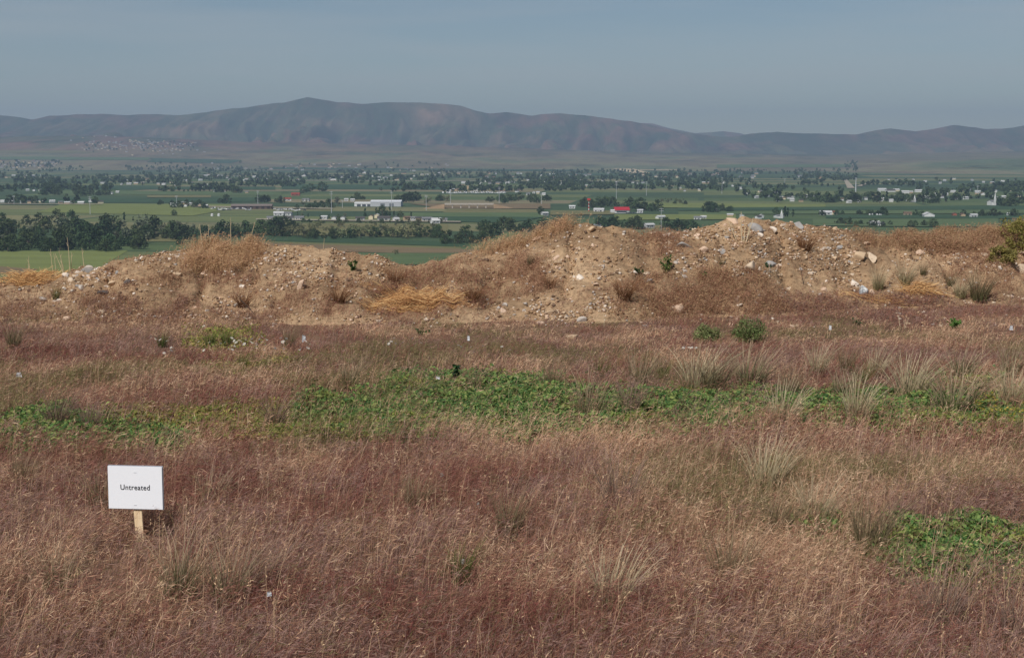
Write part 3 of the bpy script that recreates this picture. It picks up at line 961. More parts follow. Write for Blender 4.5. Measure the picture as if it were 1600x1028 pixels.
# the nearer house row
row = [(422, 344, 9, WHITE, GREYR, 'white gabled house at the open end of the house row under dark trees'),
       (436, 337, 14, WHITE, LIGHTR, 'long white roofed house above the first house of the row'),
       (450, 337, 12, WHITE, GREYR, 'white house with grey roof tucked between dark trees of the row'),
       (452, 344, 12, GREYW, DARKR, 'low dark roofed house in the near line of the house row'),
       (468, 344, 12, WHITE, GREYR, 'long white walled house with a grey roof ending the first cluster'),
       (437, 345, 8, GREYW, DARKR, 'small dark house squeezed between two white ones in the row'),
       (507, 343, 8, WHITE, LIGHTR, 'white cottage half hidden by a bright green tree in the row'),
       (522, 344, 6, WHITE, GREYR, 'tiny white cottage right beside the half hidden one'),
       (536, 344, 7, WHITE, GREYR, 'small white cottage before the dark roofed houses'),
       (563, 345, 13, GREYW, DARKR, 'dark roofed house at the start of the crowded middle of the row'),
       (580, 343, 9, CREAM, BROWNR, 'tall cream house with its gable facing in the row'),
       (589, 341, 9, CREAM, LIGHTR, 'cream house with pale roof behind the tall cream gable'),
       (600, 345, 18, GREYW, DARKR, 'wide black roofed house in the middle of the row'),
       (618, 344, 11, GREYW, GREYR, 'grey house with a white garage next to the black roof'),
       (619, 346.5, 7, WHITE, LIGHTR, 'white garage in front of the grey house'),
       (636, 344, 10, TANW, BROWNR, 'tan house with a pitched brown roof in the row'),
       (646, 344.5, 6, WHITE, GREYR, 'little white shed beside the tan pitched house'),
       (655, 345, 10, TANW, DARKR, 'brown house with dark roof left of the big grey roof'),
       (667, 346, 14, GREYW, GREYR, 'house with the large light grey gable near the row end'),
       (682, 347, 13, WHITE, LIGHTR, 'long low white building closing the house row'),
       (680, 349.3, 12, WHITE, WHITE, 'white trailer parked below the last building of the row'),
       (694, 347, 5, WHITE, GREYR, 'last tiny white hut past the end of the row')]
for (u, v, w, a, b, l) in row:
    house(u, v, w * 1.1, a, b, l, detail=True, H=4.0 if 'tall' in l else 3.2)

single = [
    (1000 - 66, 357, 10, WHITE, GREYR, 'small white house with grey roof just behind the mound dip'),
    (1014, 356, 15, GREYW, LIGHTR, 'pale shed whose roof just clears the dip in the mound'),
    (1032, 343, 13, WHITE, LIGHTR, 'white farmhouse on the light field left of the dark clump'),
    (1090, 344, 11, WHITE, GREYR, 'white gabled house where the field meets the right mound'),
    (1099, 343, 8, GREYW, LIGHTR, 'grey gabled house touching the white gabled one'),
    (894, 326, 9, WHITE, WHITE, 'white barn on its own left of the red and white mast'),
    (936, 331.5, 16, WHITE, LIGHTR, 'long low white shed left of the red roofed building'),
    (1000, 332.5, 9, WHITE, LIGHTR, 'white shed right of the red roofed building'),
    (1121, 331, 9, WHITE, LIGHTR, 'small white barn beside two crowns on the strip field'),
    (851, 337, 10, GREYW, LIGHTR, 'grey shed at the foot of the lone tree'),
    (1290, 336, 18, WHITE, LIGHTR, 'long white farm building on the green strip'),
    (1303, 335.5, 7, CREAM, REDR, 'cream farmhouse with reddish roof at the end of the long white one'),
    (1366, 352, 14, WHITE, LIGHTR, 'larger white farm building between the two clumps behind the mound'),
    (1376, 354, 10, WHITE, GREYR, 'smaller grey roofed white building in front of the farm building'),
    (1450, 339.5, 24, WHITE, LIGHTR, 'long bright white shed alone on the green field'),
    (1418, 337, 12, TANW, BROWNR, 'tan house with brown roof left of the bright white shed'),
    (1491, 338, 9, BRICK, BROWNR, 'brick red house beyond the berm'),
    (1504, 339, 11, TANW, BROWNR, 'tan farmhouse next to the brick red one'),
    (1521, 340, 10, WHITE, LIGHTR, 'low white building right of the tan farmhouse'),
    (1578, 338, 9, WHITE, LIGHTR, 'white roofed shed last before the dark corner bush'),
    (478, 315, 11, WHITE, GREYR, 'white house with grey hip roof at the power mast by the clump'),
    (541, 314.5, 5, WHITE, LIGHTR, 'left one of two small white gables near the warehouse'),
    (551, 315, 6, WHITE, LIGHTR, 'right one of two small white gables near the warehouse'),
    (325, 293, 19, WHITE, LIGHTR, 'long white barn out on the far green fields'),
    (462, 306, 13, BRICK, REDR, 'reddish roofed house beside trees left of the two crowns'),
    (449, 314, 12, WHITE, REDR, 'white house with red roof in front of the reddish one'),
    (521, 283, 8, CREAM, WHITE, 'square cream block out on the brown plain'),
]
for (u, v, w, a, b, l) in single:
    house(u, v, w, a, b, l, detail=True, H=3.2)

# rows of small far houses: each cluster has its own phrase; within a cluster colour tells them apart
HC = [
    (0, 160, 316, 320, 13, 5, 9, 'in the roof row by the pale field'),
    (160, 300, 280, 290, 14, 4, 7, 'among the far tree line'),
    (166, 190, 301, 304, 2, 4, 6, 'beside the second dark field clump'),
    (40, 65, 297, 300, 3, 4, 6, 'left of the big dark field clump'),
    (0, 70, 275, 282, 9, 4, 8, 'at the far town edge by two trees'),
    (262, 322, 319, 325, 7, 4, 7, 'at the orchard farm'),
    (285, 400, 274, 284, 15, 5, 9, 'on the far plain below the hillside town'),
    (330, 395, 300, 303, 5, 4, 6, 'by the small trees beyond the brown shed'),
    (400, 560, 275, 282, 18, 4, 10, 'in the far row before the brown plain'),
    (560, 700, 270, 284, 18, 4, 8, 'under the hill foot'),
    (690, 800, 284, 302, 16, 5, 10, 'around the tan block building'),
    (800, 900, 272, 290, 14, 4, 7, 'on the middle far plain'),
    (800, 860, 296, 308, 6, 4, 7, 'just past the road bridge on the plain'),
    (880, 1050, 282, 294, 18, 3.5, 6, 'among the far trees behind the red roof'),
    (1040, 1180, 286, 300, 13, 3.5, 7, 'right of the gravel scar'),
    (1160, 1260, 300, 312, 9, 4, 7, 'left in the town tree belt'),
    (1210, 1420, 308, 318, 20, 4, 8, 'in the town under the steeples'),
    (1375, 1440, 298, 303, 6, 6, 14, 'in the white sheds above the town'),
    (1440, 1600, 298, 312, 22, 4, 11, 'in the white town beyond the last steeple'),
    (1380, 1600, 281, 288, 12, 3, 6, 'strung along the foot of the brown rise'),
    (1140, 1200, 338, 345, 4, 5, 9, 'peeping over the stony mound top'),
]
n_far = 0
for (u0, u1, v0, v1, n, w0, w1, phrase) in HC:
    for i in range(n):
        u = u0 + (u1 - u0) * (i + random.random()) / n
        v = random.uniform(v0, v1)
        a = random.choice([WHITE, WHITE, WHITE, CREAM, GREYW, TANW]); b = random.choice([LIGHTR, LIGHTR, WHITE, GREYR, DARKR, BROWNR, LIGHTR])
        house(u, v, random.uniform(w0, w1), a, b, f'small {WN[a]} house with {RN[b]} roof {phrase}', 'houses ' + phrase, H=3.0)
        n_far += 1

# hillside town and the farthest roofs: beyond counting
mb = MB()
r2_ = random.Random(8)
pts = []
for i in range(150):
    u = r2_.gauss(215, 48); v = 228 + (u - 215) * 0.03 + r2_.gauss(0, 5)
    if 90 < u < 320: pts.append((u, v))
for i in range(60):
    pts.append((r2_.uniform(-10, 90), r2_.uniform(252, 263)))
for i in range(45):
    pts.append((r2_.uniform(240, 700), r2_.uniform(256, 268)))
for i in range(45):
    pts.append((r2_.uniform(700, 1300), r2_.uniform(271, 280)))
fx, fy, fz = far_hit([p[0] for p in pts], [p[1] for p in pts])
for X0, Y0, Z0 in zip(fx, fy, fz):
    if np.isnan(X0): continue
    w = r2_.uniform(8, 14); d = r2_.uniform(7, 10); c = r2_.choice([GREYW, CREAM, GREYW, TANW]); h = r2_.uniform(3.5, 5.5)
    b0 = len(mb.v)
    c = tuple(q * .95 for q in c)
    mb.pent(-w / 2, w / 2, -d / 2, d / 2, -2, h, 2.0, 0, c)
    mb.gable(-w / 2, w / 2, -d / 2, d / 2, h + .05, 2.0, .5, .3, 0, r2_.choice([BROWNR, GREYR, BROWNR]))
    mb.v[b0:] = [(p[0] + X0, p[1] + Y0, p[2] + Z0) for p in mb.v[b0:]]
obj('distant_town', mb.mesh('distant_town', [M_PAINT]), kind='stuff', label='specks of pale roofs of the hillside town and far settlements')

# --- landmark buildings
def at_px(u, v):
    x, y, z = far_hit(u, v)
    return float(x[0]), float(y[0]), float(z[0])


x, y, z = at_px(394, 326.5)                        # long brown shed
k = y / F
t = thing('long_shed', 'long low dark brown shed with a grey roof behind the parked white cars', 'shed', (x, y, z), 0.05)
W = 62 * k
a = MB(); a.pent(-W / 2, W / 2, -9, 9, -0.5, 4.2, 2.2, 0, lin(96, 80, 74)); obj('wall', a.mesh('wall', [M_PAINT]), t)
a = MB(); a.gable(-W / 2, W / 2, -9, 9, 4.25, 2.2, 0.8, 0.3, 0, lin(124, 112, 106)); obj('roof', a.mesh('roof', [M_ROOF]), t)
for i in range(7):
    a = MB(); xx = -W / 2 + W * (i + .5) / 7; a.box(xx - 2, xx + 2, -9.08, -9.005, 0, 3.4, 0, lin(60, 52, 50)); obj('door', a.mesh('door', [M_PAINT]), t)

x, y, z = at_px(592, 322.5); k = y / F             # white warehouse
t = thing('warehouse', 'long white metal warehouse with grey end bays on the green plain', 'warehouse', (x, y, z), -0.06)
a = MB(); a.pent(-37 * k, -12 * k, -8, 8, -.5, 4.4, 1.6, 0, (0.66, 0.66, 0.66)); a.pent(-11.6 * k, 36 * k, -11, 11, -.5, 6.6, 2.2, 0, lin(178, 180, 184)); obj('wall', a.mesh('wall', [M_PAINT]), t)
a = MB(); a.gable(-37 * k, -12.3 * k, -8, 8, 4.45, 1.6, .4, .25, 0, WHITE); a.gable(-11.4 * k, 36 * k, -11, 11, 6.65, 2.2, .4, .25, 0, lin(205, 207, 212)); obj('roof', a.mesh('roof', [M_ROOF]), t)
for i in range(3):
    a = MB(); a.box((-33 + 8 * i) * k, (-27 + 8 * i) * k, -8.09, -8.005, 0, 3.2, 0, lin(74, 78, 84)); obj('door', a.mesh('door', [M_PAINT]), t)
for i in range(2):
    a = MB(); a.box((4 + 14 * i) * k, (11 + 14 * i) * k, -11.09, -11.005, 0, 4.5, 0, lin(110, 114, 120)); obj('door', a.mesh('door', [M_PAINT]), t)

x, y, z = at_px(970, 333); k = y / F               # red roofed building
t = thing('red_roofed_building', 'white roadside building with a bright red roof and a lower wing', 'building', (x, y, z), 0.08)
a = MB(); a.pent(-10 * k, 12 * k, -7, 7, -.5, 4, 2.4, 0, WHITE); a.pent(-16 * k, -10.3 * k, -5, 5, -.5, 3, 1.2, 0, WHITE); obj('wall', a.mesh('wall', [M_PAINT]), t)
a = MB(); a.gable(-10 * k, 12 * k, -7, 7, 4.05, 3.4, .8, .3, 0, lin(168, 46, 56)); obj('roof', a.mesh('roof', [M_ROOF]), t)
a = MB(); a.gable(-16 * k, -10.6 * k, -5, 5, 3.05, 1.2, .4, .25, 0, WHITE); obj('roof', a.mesh('roof', [M_ROOF]), t)
a = MB(); a.box(-8 * k, 8 * k, -7.09, -7.005, .8, 2.4); obj('window', a.mesh('window', [M_GLASS]), t)

x, y, z = at_px(723, 296); k = y / F               # tan block
t = thing('grain_elevator', 'tan block building taller than its white neighbours beside dark trees', 'building', (x, y, z), 0.1)
a = MB(); a.box(-6 * k, 3 * k, -7, 7, -.5, 10, 0, lin(196, 176, 140)); a.box(3.1 * k, 9 * k, -6, 6, -.5, 7, 0, lin(186, 164, 130)); obj('wall', a.mesh('wall', [M_PAINT]), t)
a = MB(); a.box(-6.4 * k, 3.05 * k, -7.5, 7.5, 10.01, 10.8, 0, GREYR); obj('roof', a.mesh('roof', [M_ROOF]), t)

# bridge over the highway
x, y, z = at_px(733, 326); k = y / F
t = thing('road_bridge', 'low pale concrete road bridge on piers crossing the plain between earth ramps', 'bridge', (x, y, z), 0.02)
MC = mat_plain('concrete', lin(176, 168, 156), 0.85)
a = MB(); a.box(-38 * k, 38 * k, -5, 5, 5.2, 6.4); obj('deck', a.mesh('deck', [MC]), t)
a = MB(); a.box(-38 * k, 38 * k, -5.2, -5.005, 5.2, 7.6); obj('parapet', a.mesh('parapet', [MC]), t)
for i in range(5):
    a = MB(); xx = (-26 + 13 * i) * k
    a.box(xx - .8, xx + .8, -4, 4, -.5, 5.19); obj('pier', a.mesh('pier', [MC]), t)
for s in (-1, 1):
    a = MB()
    x0 = 38 * k * s; x1 = 78 * k * s
    a.add([(x0, -5, -1), (x0, 5, -1), (x0, 5, 6.3), (x0, -5, 6.3), (x1, -5, -1), (x1, 5, -1), (x0, -16, -1), (x0, 16, -1)],
          [(3, 2, 5, 4), (3, 4, 6), (2, 7, 5), (0, 6, 3), (1, 2, 7), (0, 3, 2, 1)])
    obj('ramp', a.mesh('ramp', [crop_mat('ramp_earth', lin(140, 118, 92), scale=.2)]), t)

# steeples
def church(u, v, hpx, label):
    x, y, z = at_px(u, v); H = hpx * y / F
    t = thing('church', label, 'church', (x, y, z), 0.2)
    a = MB(); a.pent(-3.6, 3.6, -3, 12, -.5, H * .26, H * .1, 0, WHITE); obj('wall', a.mesh('wall', [M_PAINT]), t)
    a = MB(); a.gable(-3.6, 3.6, -3, 12, H * .26 + .05, H * .1, .4, .25, 0, GREYR); obj('roof', a.mesh('roof', [M_ROOF]), t)
    a = MB(); a.box(-1.3, 1.3, -5.7, -3.3, -.5, H * .5, 0, WHITE); obj('tower', a.mesh('tower', [M_PAINT]), t)
    a = MB(); a.cyl(0, -4.5, H * .5 + .01, H, 1.4, .05, 8, 0, WHITE); obj('spire', a.mesh('spire', [M_PAINT]), t)


church(1373, 311, 15, 'white church with thin spire, left of the other two churches in the town tree belt')
church(1427, 316, 12, 'small white church spire between two dark town trees')
church(1552, 321, 22, 'tallest white church spire beside the solid dark grove')
church(1219, 341, 14, 'white church spire rising right over the stony mound top')

# masts and poles
def pole(u, v, hpx, label, r=0.35, arms=True, band=False, mast=False):
    x, y, z = at_px(u, v); H = hpx * y / F
    t = thing('radio_mast' if mast else 'power_pole', label, 'mast' if mast else 'pole', (x, y, z), random.uniform(-.3, .3), None)
    if band:
        a = MB()
        for i in range(7):
            a.cyl(0, 0, H * i / 7 + (0.01 if i else -0.5), H * (i + 1) / 7, r * (1 - .09 * i), r * (1 - .09 * (i + 1)), 6, 0, lin(190, 50, 44) if i % 2 == 0 else WHITE)
        obj('shaft', a.mesh('shaft', [M_PAINT]), t)
        a = MB(); a.box(-2, 2, -1, 1, H + .01, H + 2.2, 0, lin(190, 50, 44)); obj('head', a.mesh('head', [M_PAINT]), t)
    else:
        a = MB(); a.cyl(0, 0, -.5, H, r, r * .55, 6); obj('shaft', a.mesh('shaft', [M_METAL]), t)
        if arms:
            for q in (0.86, 0.95):
                a = MB(); a.box(-2.2, 2.2, -.12, -r - .0, H * q, H * q + .3); obj('crossarm', a.mesh('crossarm', [M_METAL]), t)


pole(141, 335, 28, 'thin grey power pole in front of the far houses left of the lone poplar')
pole(22, 320, 14, 'thin grey power pole by the far row of white houses')
pole(276, 324, 18, 'thin grey power pole at the orchard farm')
pole(403, 320, 22, 'thin grey power pole over the brown shed')
pole(518, 333, 34, 'tall pale power pole rising over the clump left of the warehouse')
pole(612, 328, 30, 'tall pale power pole at the end of the white warehouse')
pole(666, 329, 24, 'pale power pole between warehouse and road bridge')
pole(704, 321, 20, 'pale power pole at the ramp of the road bridge')
pole(780, 318, 26, 'pale power pole past the road bridge ramp')
pole(535, 325, 12, 'short thin pole in the field before the warehouse')
pole(846, 320, 18, 'thin pale pole behind the lone tree by the grey shed')
pole(963, 312, 26, 'thin pale pole far behind the red roofed building')
pole(1010, 306, 22, 'thin pale pole on the plain past the red roofed building')
pole(1128, 303, 26, 'tall thin pole in the middle of the tree line right of the gravel scar')
pole(1033, 361, 36, 'closest pole, thin and grey, standing behind the mound dip', r=0.25)
pole(920, 331, 18, 'red and white banded mast beside the long white shed', r=0.8, band=True, mast=True)
pole(1337, 300, 22, 'dark lattice like radio mast on the town skyline', r=1.3, arms=True, mast=True)
pole(1527, 306, 16, 'thin pale pole among the white town roofs')
pole(1226, 294, 15, 'thin pale pole over the left end of the town')

# parked cars by the shed
def car_meshes(c):
    a = MB()
    a.add([(-2.2, -.9, .35), (2.2, -.9, .35), (2.2, .9, .35), (-2.2, .9, .35), (-2.25, -.9, .95), (2.2, -.9, .85), (2.2, .9, .85), (-2.25, .9, .95)],
          [(0, 3, 2, 1), (4, 5, 6, 7), (0, 1, 5, 4), (1, 2, 6, 5), (2, 3, 7, 6), (3, 0, 4, 7)], 0, c)
    a.add([(-1.9, -.82, .93), (1.0, -.82, .9), (1.0, .82, .9), (-1.9, .82, .93), (-1.5, -.7, 1.75), (.3, -.7, 1.75), (.3, .7, 1.75), (-1.5, .7, 1.75)],
          [(4, 5, 6, 7), (0, 1, 5, 4), (1, 2, 6, 5), (2, 3, 7, 6), (3, 0, 4, 7)], 0, c)
    b = MB(); b.box(-1.3, .2, -.83, -.72, 1.05, 1.6); b.box(-1.3, .2, .72, .83, 1.05, 1.6)
    w = MB()
    for xx in (-1.35, 1.35):
        for yy in (-.92, .74):
            n = 10; th = [2 * math.pi * i / n for i in range(n)]
            w.add([(xx + .36 * math.cos(q), yy, .36 + .36 * math.sin(q)) for q in th] + [(xx + .36 * math.cos(q), yy + .18, .36 + .36 * math.sin(q)) for q in th],
                  [(i, (i + 1) % n, n + (i + 1) % n, n + i) for i in range(n)] + [tuple(range(n)), tuple(range(n, 2 * n))], 0, (0.02, 0.02, 0.02))
    return a.mesh('body', [M_PAINT]), b.mesh('window', [M_GLASS]), w.mesh('wheel_set', [M_PAINT])


CARS = {'white': car_meshes((0.7, 0.7, 0.7)), 'silver': car_meshes((0.45, 0.46, 0.48)), 'dark': car_meshes((0.08, 0.09, 0.11))}
lots = [(330, 396, 326.0, 329.3, 26, 'in the lot before the long brown shed'), (428, 478, 327.6, 330.5, 14, 'in the yard right of the brown shed'), (690, 790, 302, 303, 12, 'in the long white line before the tan block building'),
        (1355, 1378, 336.6, 337.2, 4, 'beside the dark hedge past the mound'), (978, 1004, 333.6, 334.4, 5, 'outside the red roofed building')]
for (u0, u1, v0, v1, n, ph) in lots:
    for i in range(n):
        c = random.choice(['white', 'white', 'white', 'silver', 'dark'] if 'line' not in ph else ['white'])
        x, y, z = at_px(u0 + (u1 - u0) * (i + .5 + random.uniform(-.2, .2)) / n, random.uniform(v0, v1))
        t = thing('parked_car', f'{c} car parked {ph}', 'car', (x, y, z + 0.35), random.choice([0, 1.57, 0.1, 3.1]) + random.uniform(-.1, .1), 'cars ' + ph)
        if 'line' in ph:
            t.scale = (2.2, 1.5, 1.9)
            t['label'] = f'white truck parked {ph}'; t['category'] = 'truck'; t.name = 'parked_truck'
        for nm, me in zip(('body', 'window', 'wheels'), CARS[c]):
            obj(nm, me, t)
x, y, z = at_px(332, 336)
for (uu_, lab) in ((331.5, 'left one of two white round silage tanks in the pale green field'), (342, 'right one of two white round silage tanks in the pale green field')):
    x, y, z = at_px(uu_, 338)
    a = MB(); a.cyl(0, 0, -.3, 2.6, 1.7, 1.7, 14, 0, WHITE); a.cyl(0, 0, 2.61, 3.4, 1.72, .3, 14, 0, (0.6, 0.6, 0.6))
    obj('tank', a.mesh('tank', [M_PAINT]), None, (x, y, z), label=lab, category='tank')

# ==================================================================== NEAR FIELD
import bmesh

# ------------------------------------------------------------------ rocks
RC = {'tan': lin(196, 170, 140), 'pinkish': lin(206, 178, 154), 'whitish': lin(222, 208, 192), 'grey': lin(182, 172, 162), 'blue grey': lin(160, 156, 152), 'dark': lin(98, 90, 86), 'pale': lin(204, 184, 160)}


def rock_mesh(seed, col, flat=0.62):
    r = np.random.default_rng(seed)
    bm = bmesh.new()
    bmesh.ops.create_icosphere(bm, subdivisions=3, radius=1)
    P = np.array([v.co[:] for v in bm.verts])
    for k in range(9):
        n = r.normal(size=3); n /= np.linalg.norm(n)
        d = r.uniform(0.36, 0.8)
        s = P @ n
        P = P - np.outer(np.maximum(0, s - d), n) * 0.96
    P *= [r.uniform(.85, 1.15), r.uniform(.7, 1.0), flat * r.uniform(.8, 1.2)]
    P += 0.05 * np.stack([fbm(P[:, 0] * 3 + i * 7, P[:, 1] * 3 + P[:, 2] * 2, 3, seed + i) - .5 for i in range(3)], 1)
    P /= np.abs(P[:, 0]).max()
    F_ = np.array([[v.index for v in f.verts] for f in bm.faces])
    bm.free()
    c = np.array(col) * (0.82 + 0.36 * fbm(P[:, 0] * 1.6 + seed, P[:, 1] * 1.6 + P[:, 2], 3, seed))[:, None]
    return mesh_np('rock', P, [F_], c, [M_ROCK])


ROCKS = {(c, i): rock_mesh(31 * i + 7 * j + 1, RC[c], 0.62 if i < 4 else 0.34) for j, c in enumerate(RC) for i in range(5)}


def rock(u, v, wpx, col, label, group=None, flat=False, tall=False, rz=None, name='rock'):
    x, y, z = hit1(u, v + wpx * 0.2)
    s = wpx * y / F / 2 * (1.25 if not group else 1.1)
    me = ROCKS[(col, 4 if flat else random.randrange(4))]
    o = obj(name, me, None, (x, y, z + s * ((-0.18 if group else -.02) if not tall else .8)), random.uniform(0, 6.28) if rz is None else rz, label=label, category='rock', group=group)
    o.scale = (s, s, s * 1.05)
    o.rotation_euler[0] = random.uniform(-.25, .25) + 0.2; o.rotation_euler[1] = random.uniform(-.2, .2)
    if tall:
        o.scale = (s, s * .7, s * 3.6); o.rotation_euler = (0.1, 0.2, 0.3)
    return o


SP = [
    (278, 427, 20, 'tan', 'flat tan slab rock lying high on the left mound face'), (167, 447, 13, 'whitish', 'white boulder resting against a dark rock on the left mound'),
    (161, 456, 17, 'dark', 'dark hollow rock under the white boulder on the left mound'), (177, 443, 13, 'tan', 'tan rock touching the white boulder on the left mound'),
    (128, 451, 15, 'grey', 'pale grey rounded rock at the foot of the left stone heap'), (140, 413, 13, 'grey', 'grey stone topping the left stone heap against the bright field'),
    (134, 420, 16, 'blue grey', 'blue grey rock just under the top of the left stone heap'), (103, 429, 11, 'whitish', 'white stone at the left edge of the stone heap'),
    (112, 436, 10, 'pale', 'pale stone in the middle of the left stone heap'), (140, 434, 8, 'pinkish', 'small pinkish white stone standing right in the stone heap'),
    (67, 467, 13, 'grey', 'grey cobble beside the green tuft near the straw heap'), (85, 469, 9, 'whitish', 'left of two touching white cobbles under the green tuft'), (93, 469, 8, 'whitish', 'right of two touching white cobbles under the green tuft'),
    (201, 440, 11, 'dark', 'small dark rock with a white neighbour on the left mound'), (208, 437, 8, 'whitish', 'white stone leaning on the small dark rock'),
    (318, 428, 10, 'pinkish', 'pinkish flat stone below the grassy crest'), (249, 425, 8, 'pale', 'small pale stone left of the tan slab'), (267, 453, 9, 'whitish', 'white flat stone in the middle of the left mound face'),
    (390, 495, 20, 'whitish', 'long flat white slab lying at the mound foot left of the straw'), (107, 495, 16, 'pinkish', 'pinkish boulder in the dry grass at the left mound foot'), (160, 487, 13, 'pale', 'pale rounded rock low on the left mound'),
    (188, 482, 9, 'pinkish', 'pinkish cobble low on the left mound beside the pale rounded rock'), (35, 478, 8, 'whitish', 'upright white stone near the left frame edge'),
    (394, 379, 11, 'grey', 'grey stone on the skyline right of the grassy crest'), (379, 446, 11, 'whitish', 'white angular stone above the dead brush'),
    (460, 439, 9, 'blue grey', 'small blue grey stone left of the upright slab'), (430, 428, 8, 'pinkish', 'narrow pink stone tilted above the upright slab'),
    (585, 453, 7, 'whitish', 'round white stone right of the creeping green plant'), (790, 476, 11, 'grey', 'grey stone in the rubble right of the big straw heap'), (785, 485, 10, 'pinkish', 'pinkish stone under the grey one in the rubble by the straw'),
    (763, 421, 7, 'whitish', 'white pebble on the bare slope of the middle mound'), (840, 371, 16, 'pinkish', 'tilted pink slab near the top of the middle mound'), (862, 364, 10, 'whitish', 'white angular stone with dark underside near the mound top'),
    (907, 353, 7, 'grey', 'grey stone close under the middle mound top'), (923, 359, 14, 'tan', 'tan rock with a deep shadow under the middle mound top'), (927, 384, 7, 'pinkish', 'round pink stone alone on the smooth bare slope'),
    (875, 409, 16, 'tan', 'broad tan rock half buried in the middle of the bare slope'), (870, 402, 9, 'pinkish', 'pinkish stone just above the broad tan rock'), (906, 433, 13, 'whitish', 'round white boulder low on the bare slope'),
    (897, 432, 6, 'whitish', 'little white stone left of the round white boulder'), (811, 466, 9, 'whitish', 'round white cobble at the left of the lower rubble'), (932, 444, 12, 'pinkish', 'flat pinkish stone below the round white boulder'),
    (970, 452, 8, 'pale', 'pale stone beside the dry brown grass strip'), (910, 500, 15, 'grey', 'pale blue white boulder at the foot of the middle mound'), (843, 503, 14, 'pinkish', 'pinkish boulder at the foot of the lower rubble'),
    (860, 488, 14, 'tan', 'tan flat rock in the lower rubble of the middle mound'), (990, 423, 12, 'whitish', 'white rock beside the dark green mound plant'), (1008, 425, 13, 'pale', 'pale tilted slab right of the dark green mound plant'),
    (1015, 437, 16, 'blue grey', 'blue grey slab under the pale tilted slab'), (1071, 424, 10, 'grey', 'upper of two stacked grey stones on the slope'), (1071, 433, 11, 'grey', 'lower of two stacked grey stones on the slope'),
    (1098, 389, 17, 'pinkish', 'pink boulder near the middle of the right mound slope'), (1090, 368, 10, 'pinkish', 'pink stone below the right mound rim'), (1070, 381, 22, 'blue grey', 'long blue grey slab lying left of the pink boulder'),
    (1043, 366, 14, 'whitish', 'pale stone pair rock at the bottom of the mound dip'), (1020, 363, 12, 'pale', 'flat pale stone in the mound dip'), (1068, 402, 15, 'whitish', 'flat white stone under the blue grey slab'),
    (1055, 478, 22, 'pinkish', 'big pink tan boulder in dry grass at the right mound foot'), (1172, 415, 20, 'pale', 'large pale rock with a gnarled twig beside it'), (1179, 355, 24, 'blue grey', 'big angular blue grey rock crowning the right mound'),
    (1187, 366, 12, 'whitish', 'round white stone touching the big angular rock'), (1127, 390, 18, 'blue grey', 'jagged grey slab right of the pink boulder'), (1155, 477, 12, 'whitish', 'white stone low at the right mound foot'), (1153, 465, 10, 'pinkish', 'pinkish stone just above the low white stone'),
    (1182, 474, 8, 'whitish', 'little white stone right of the low white one'), (1145, 336, 16, 'pinkish', 'pinkish rock on the skyline beside the tall pale stalks'), (1246, 351, 16, 'blue grey', 'blue grey rounded rock on the skyline of the right mound'),
    (1207, 357, 14, 'whitish', 'white upright rock below the right mound skyline'), (1305, 357, 15, 'tan', 'tan blocky boulder on the right mound shoulder'), (1342, 399, 20, 'tan', 'biggest tan boulder on the right mound face'), (1361, 401, 16, 'pale', 'pale tan boulder right of the biggest tan one'),
    (1352, 380, 11, 'pinkish', 'pinkish slab above the tan boulders'), (1287, 389, 10, 'whitish', 'white cobble right of the brown bush tuft'), (1310, 384, 12, 'blue grey', 'blue grey flat stone right of the white cobble'), (1299, 374, 8, 'whitish', 'small white stone above the blue grey flat one'),
    (1438, 394, 13, 'pinkish', 'pinkish white block on the gravelly face below the grass berm'), (1234, 374, 8, 'whitish', 'white stone left below the brown bush tuft'), (1242, 368, 7, 'pinkish', 'small pinkish stone above the white one by the brown tuft'),
    (1363, 455, 10, 'pinkish', 'round pink cobble leaning on the mottled boulder'), (1334, 442, 16, 'whitish', 'angular white rock above the mottled boulder'), (1286, 451, 15, 'pinkish', 'pinkish rounded rock left of the mottled boulder'),
    (1204, 411, 18, 'blue grey', 'mossy blue grey rock with white flowers under it'), (1218, 414, 11, 'whitish', 'white stone right of the mossy rock'), (1597, 419, 15, 'pale', 'pale boulder cut by the right frame edge'),
    (1595, 396, 14, 'pinkish', 'pinkish slab above the pale boulder at the frame edge'), (1304, 404, 8, 'tan', 'tan cobble left of the biggest tan boulder'), (1267, 424, 13, 'whitish', 'flat white stone in the scree under the brown tuft'), (1540, 398, 8, 'pale', 'small pale stone under the olive bush'),
    (1475, 402, 7, 'pinkish', 'small pinkish upright stone right of the pinkish white block'), (895, 524, 27, 'tan', 'flat tan slab lying in the field grass before the middle mound'),
]
for (u, v, w, c, l) in SP:
    rock(u, v, w, c, l, flat=('slab' in l or 'flat' in l), rz=None)
rock(469, 451, 8, 'pinkish', 'pale upright finger of rock standing on the mound face', tall=True)
# mottled boulder: grey with white patches
mb_rock = rock_mesh(404, RC['grey'], 0.8)
ca = mb_rock.color_attributes['Col']; n_ = len(mb_rock.vertices)
pos = np.array([v.co[:] for v in mb_rock.vertices]); w_ = smooth(0.45, 0.6, fbm(pos[:, 0] * 2.2, pos[:, 2] * 2.2 + pos[:, 1], 3, 9))
cc = np.ones((n_, 4), np.float32); cc[:, :3] = np.array(lin(128, 132, 136)) * (1 - w_[:, None]) + np.array(lin(232, 230, 226)) * w_[:, None]
ca.data.foreach_set('color', cc.ravel())
x, y, z = hit1(1350, 461)
o = obj('boulder', mb_rock, None, (x, y, z + .03), 0.4, label='mottled grey and white rounded boulder next to the thin straw strands', category='rock')
o.scale = (.075, .075, .08)

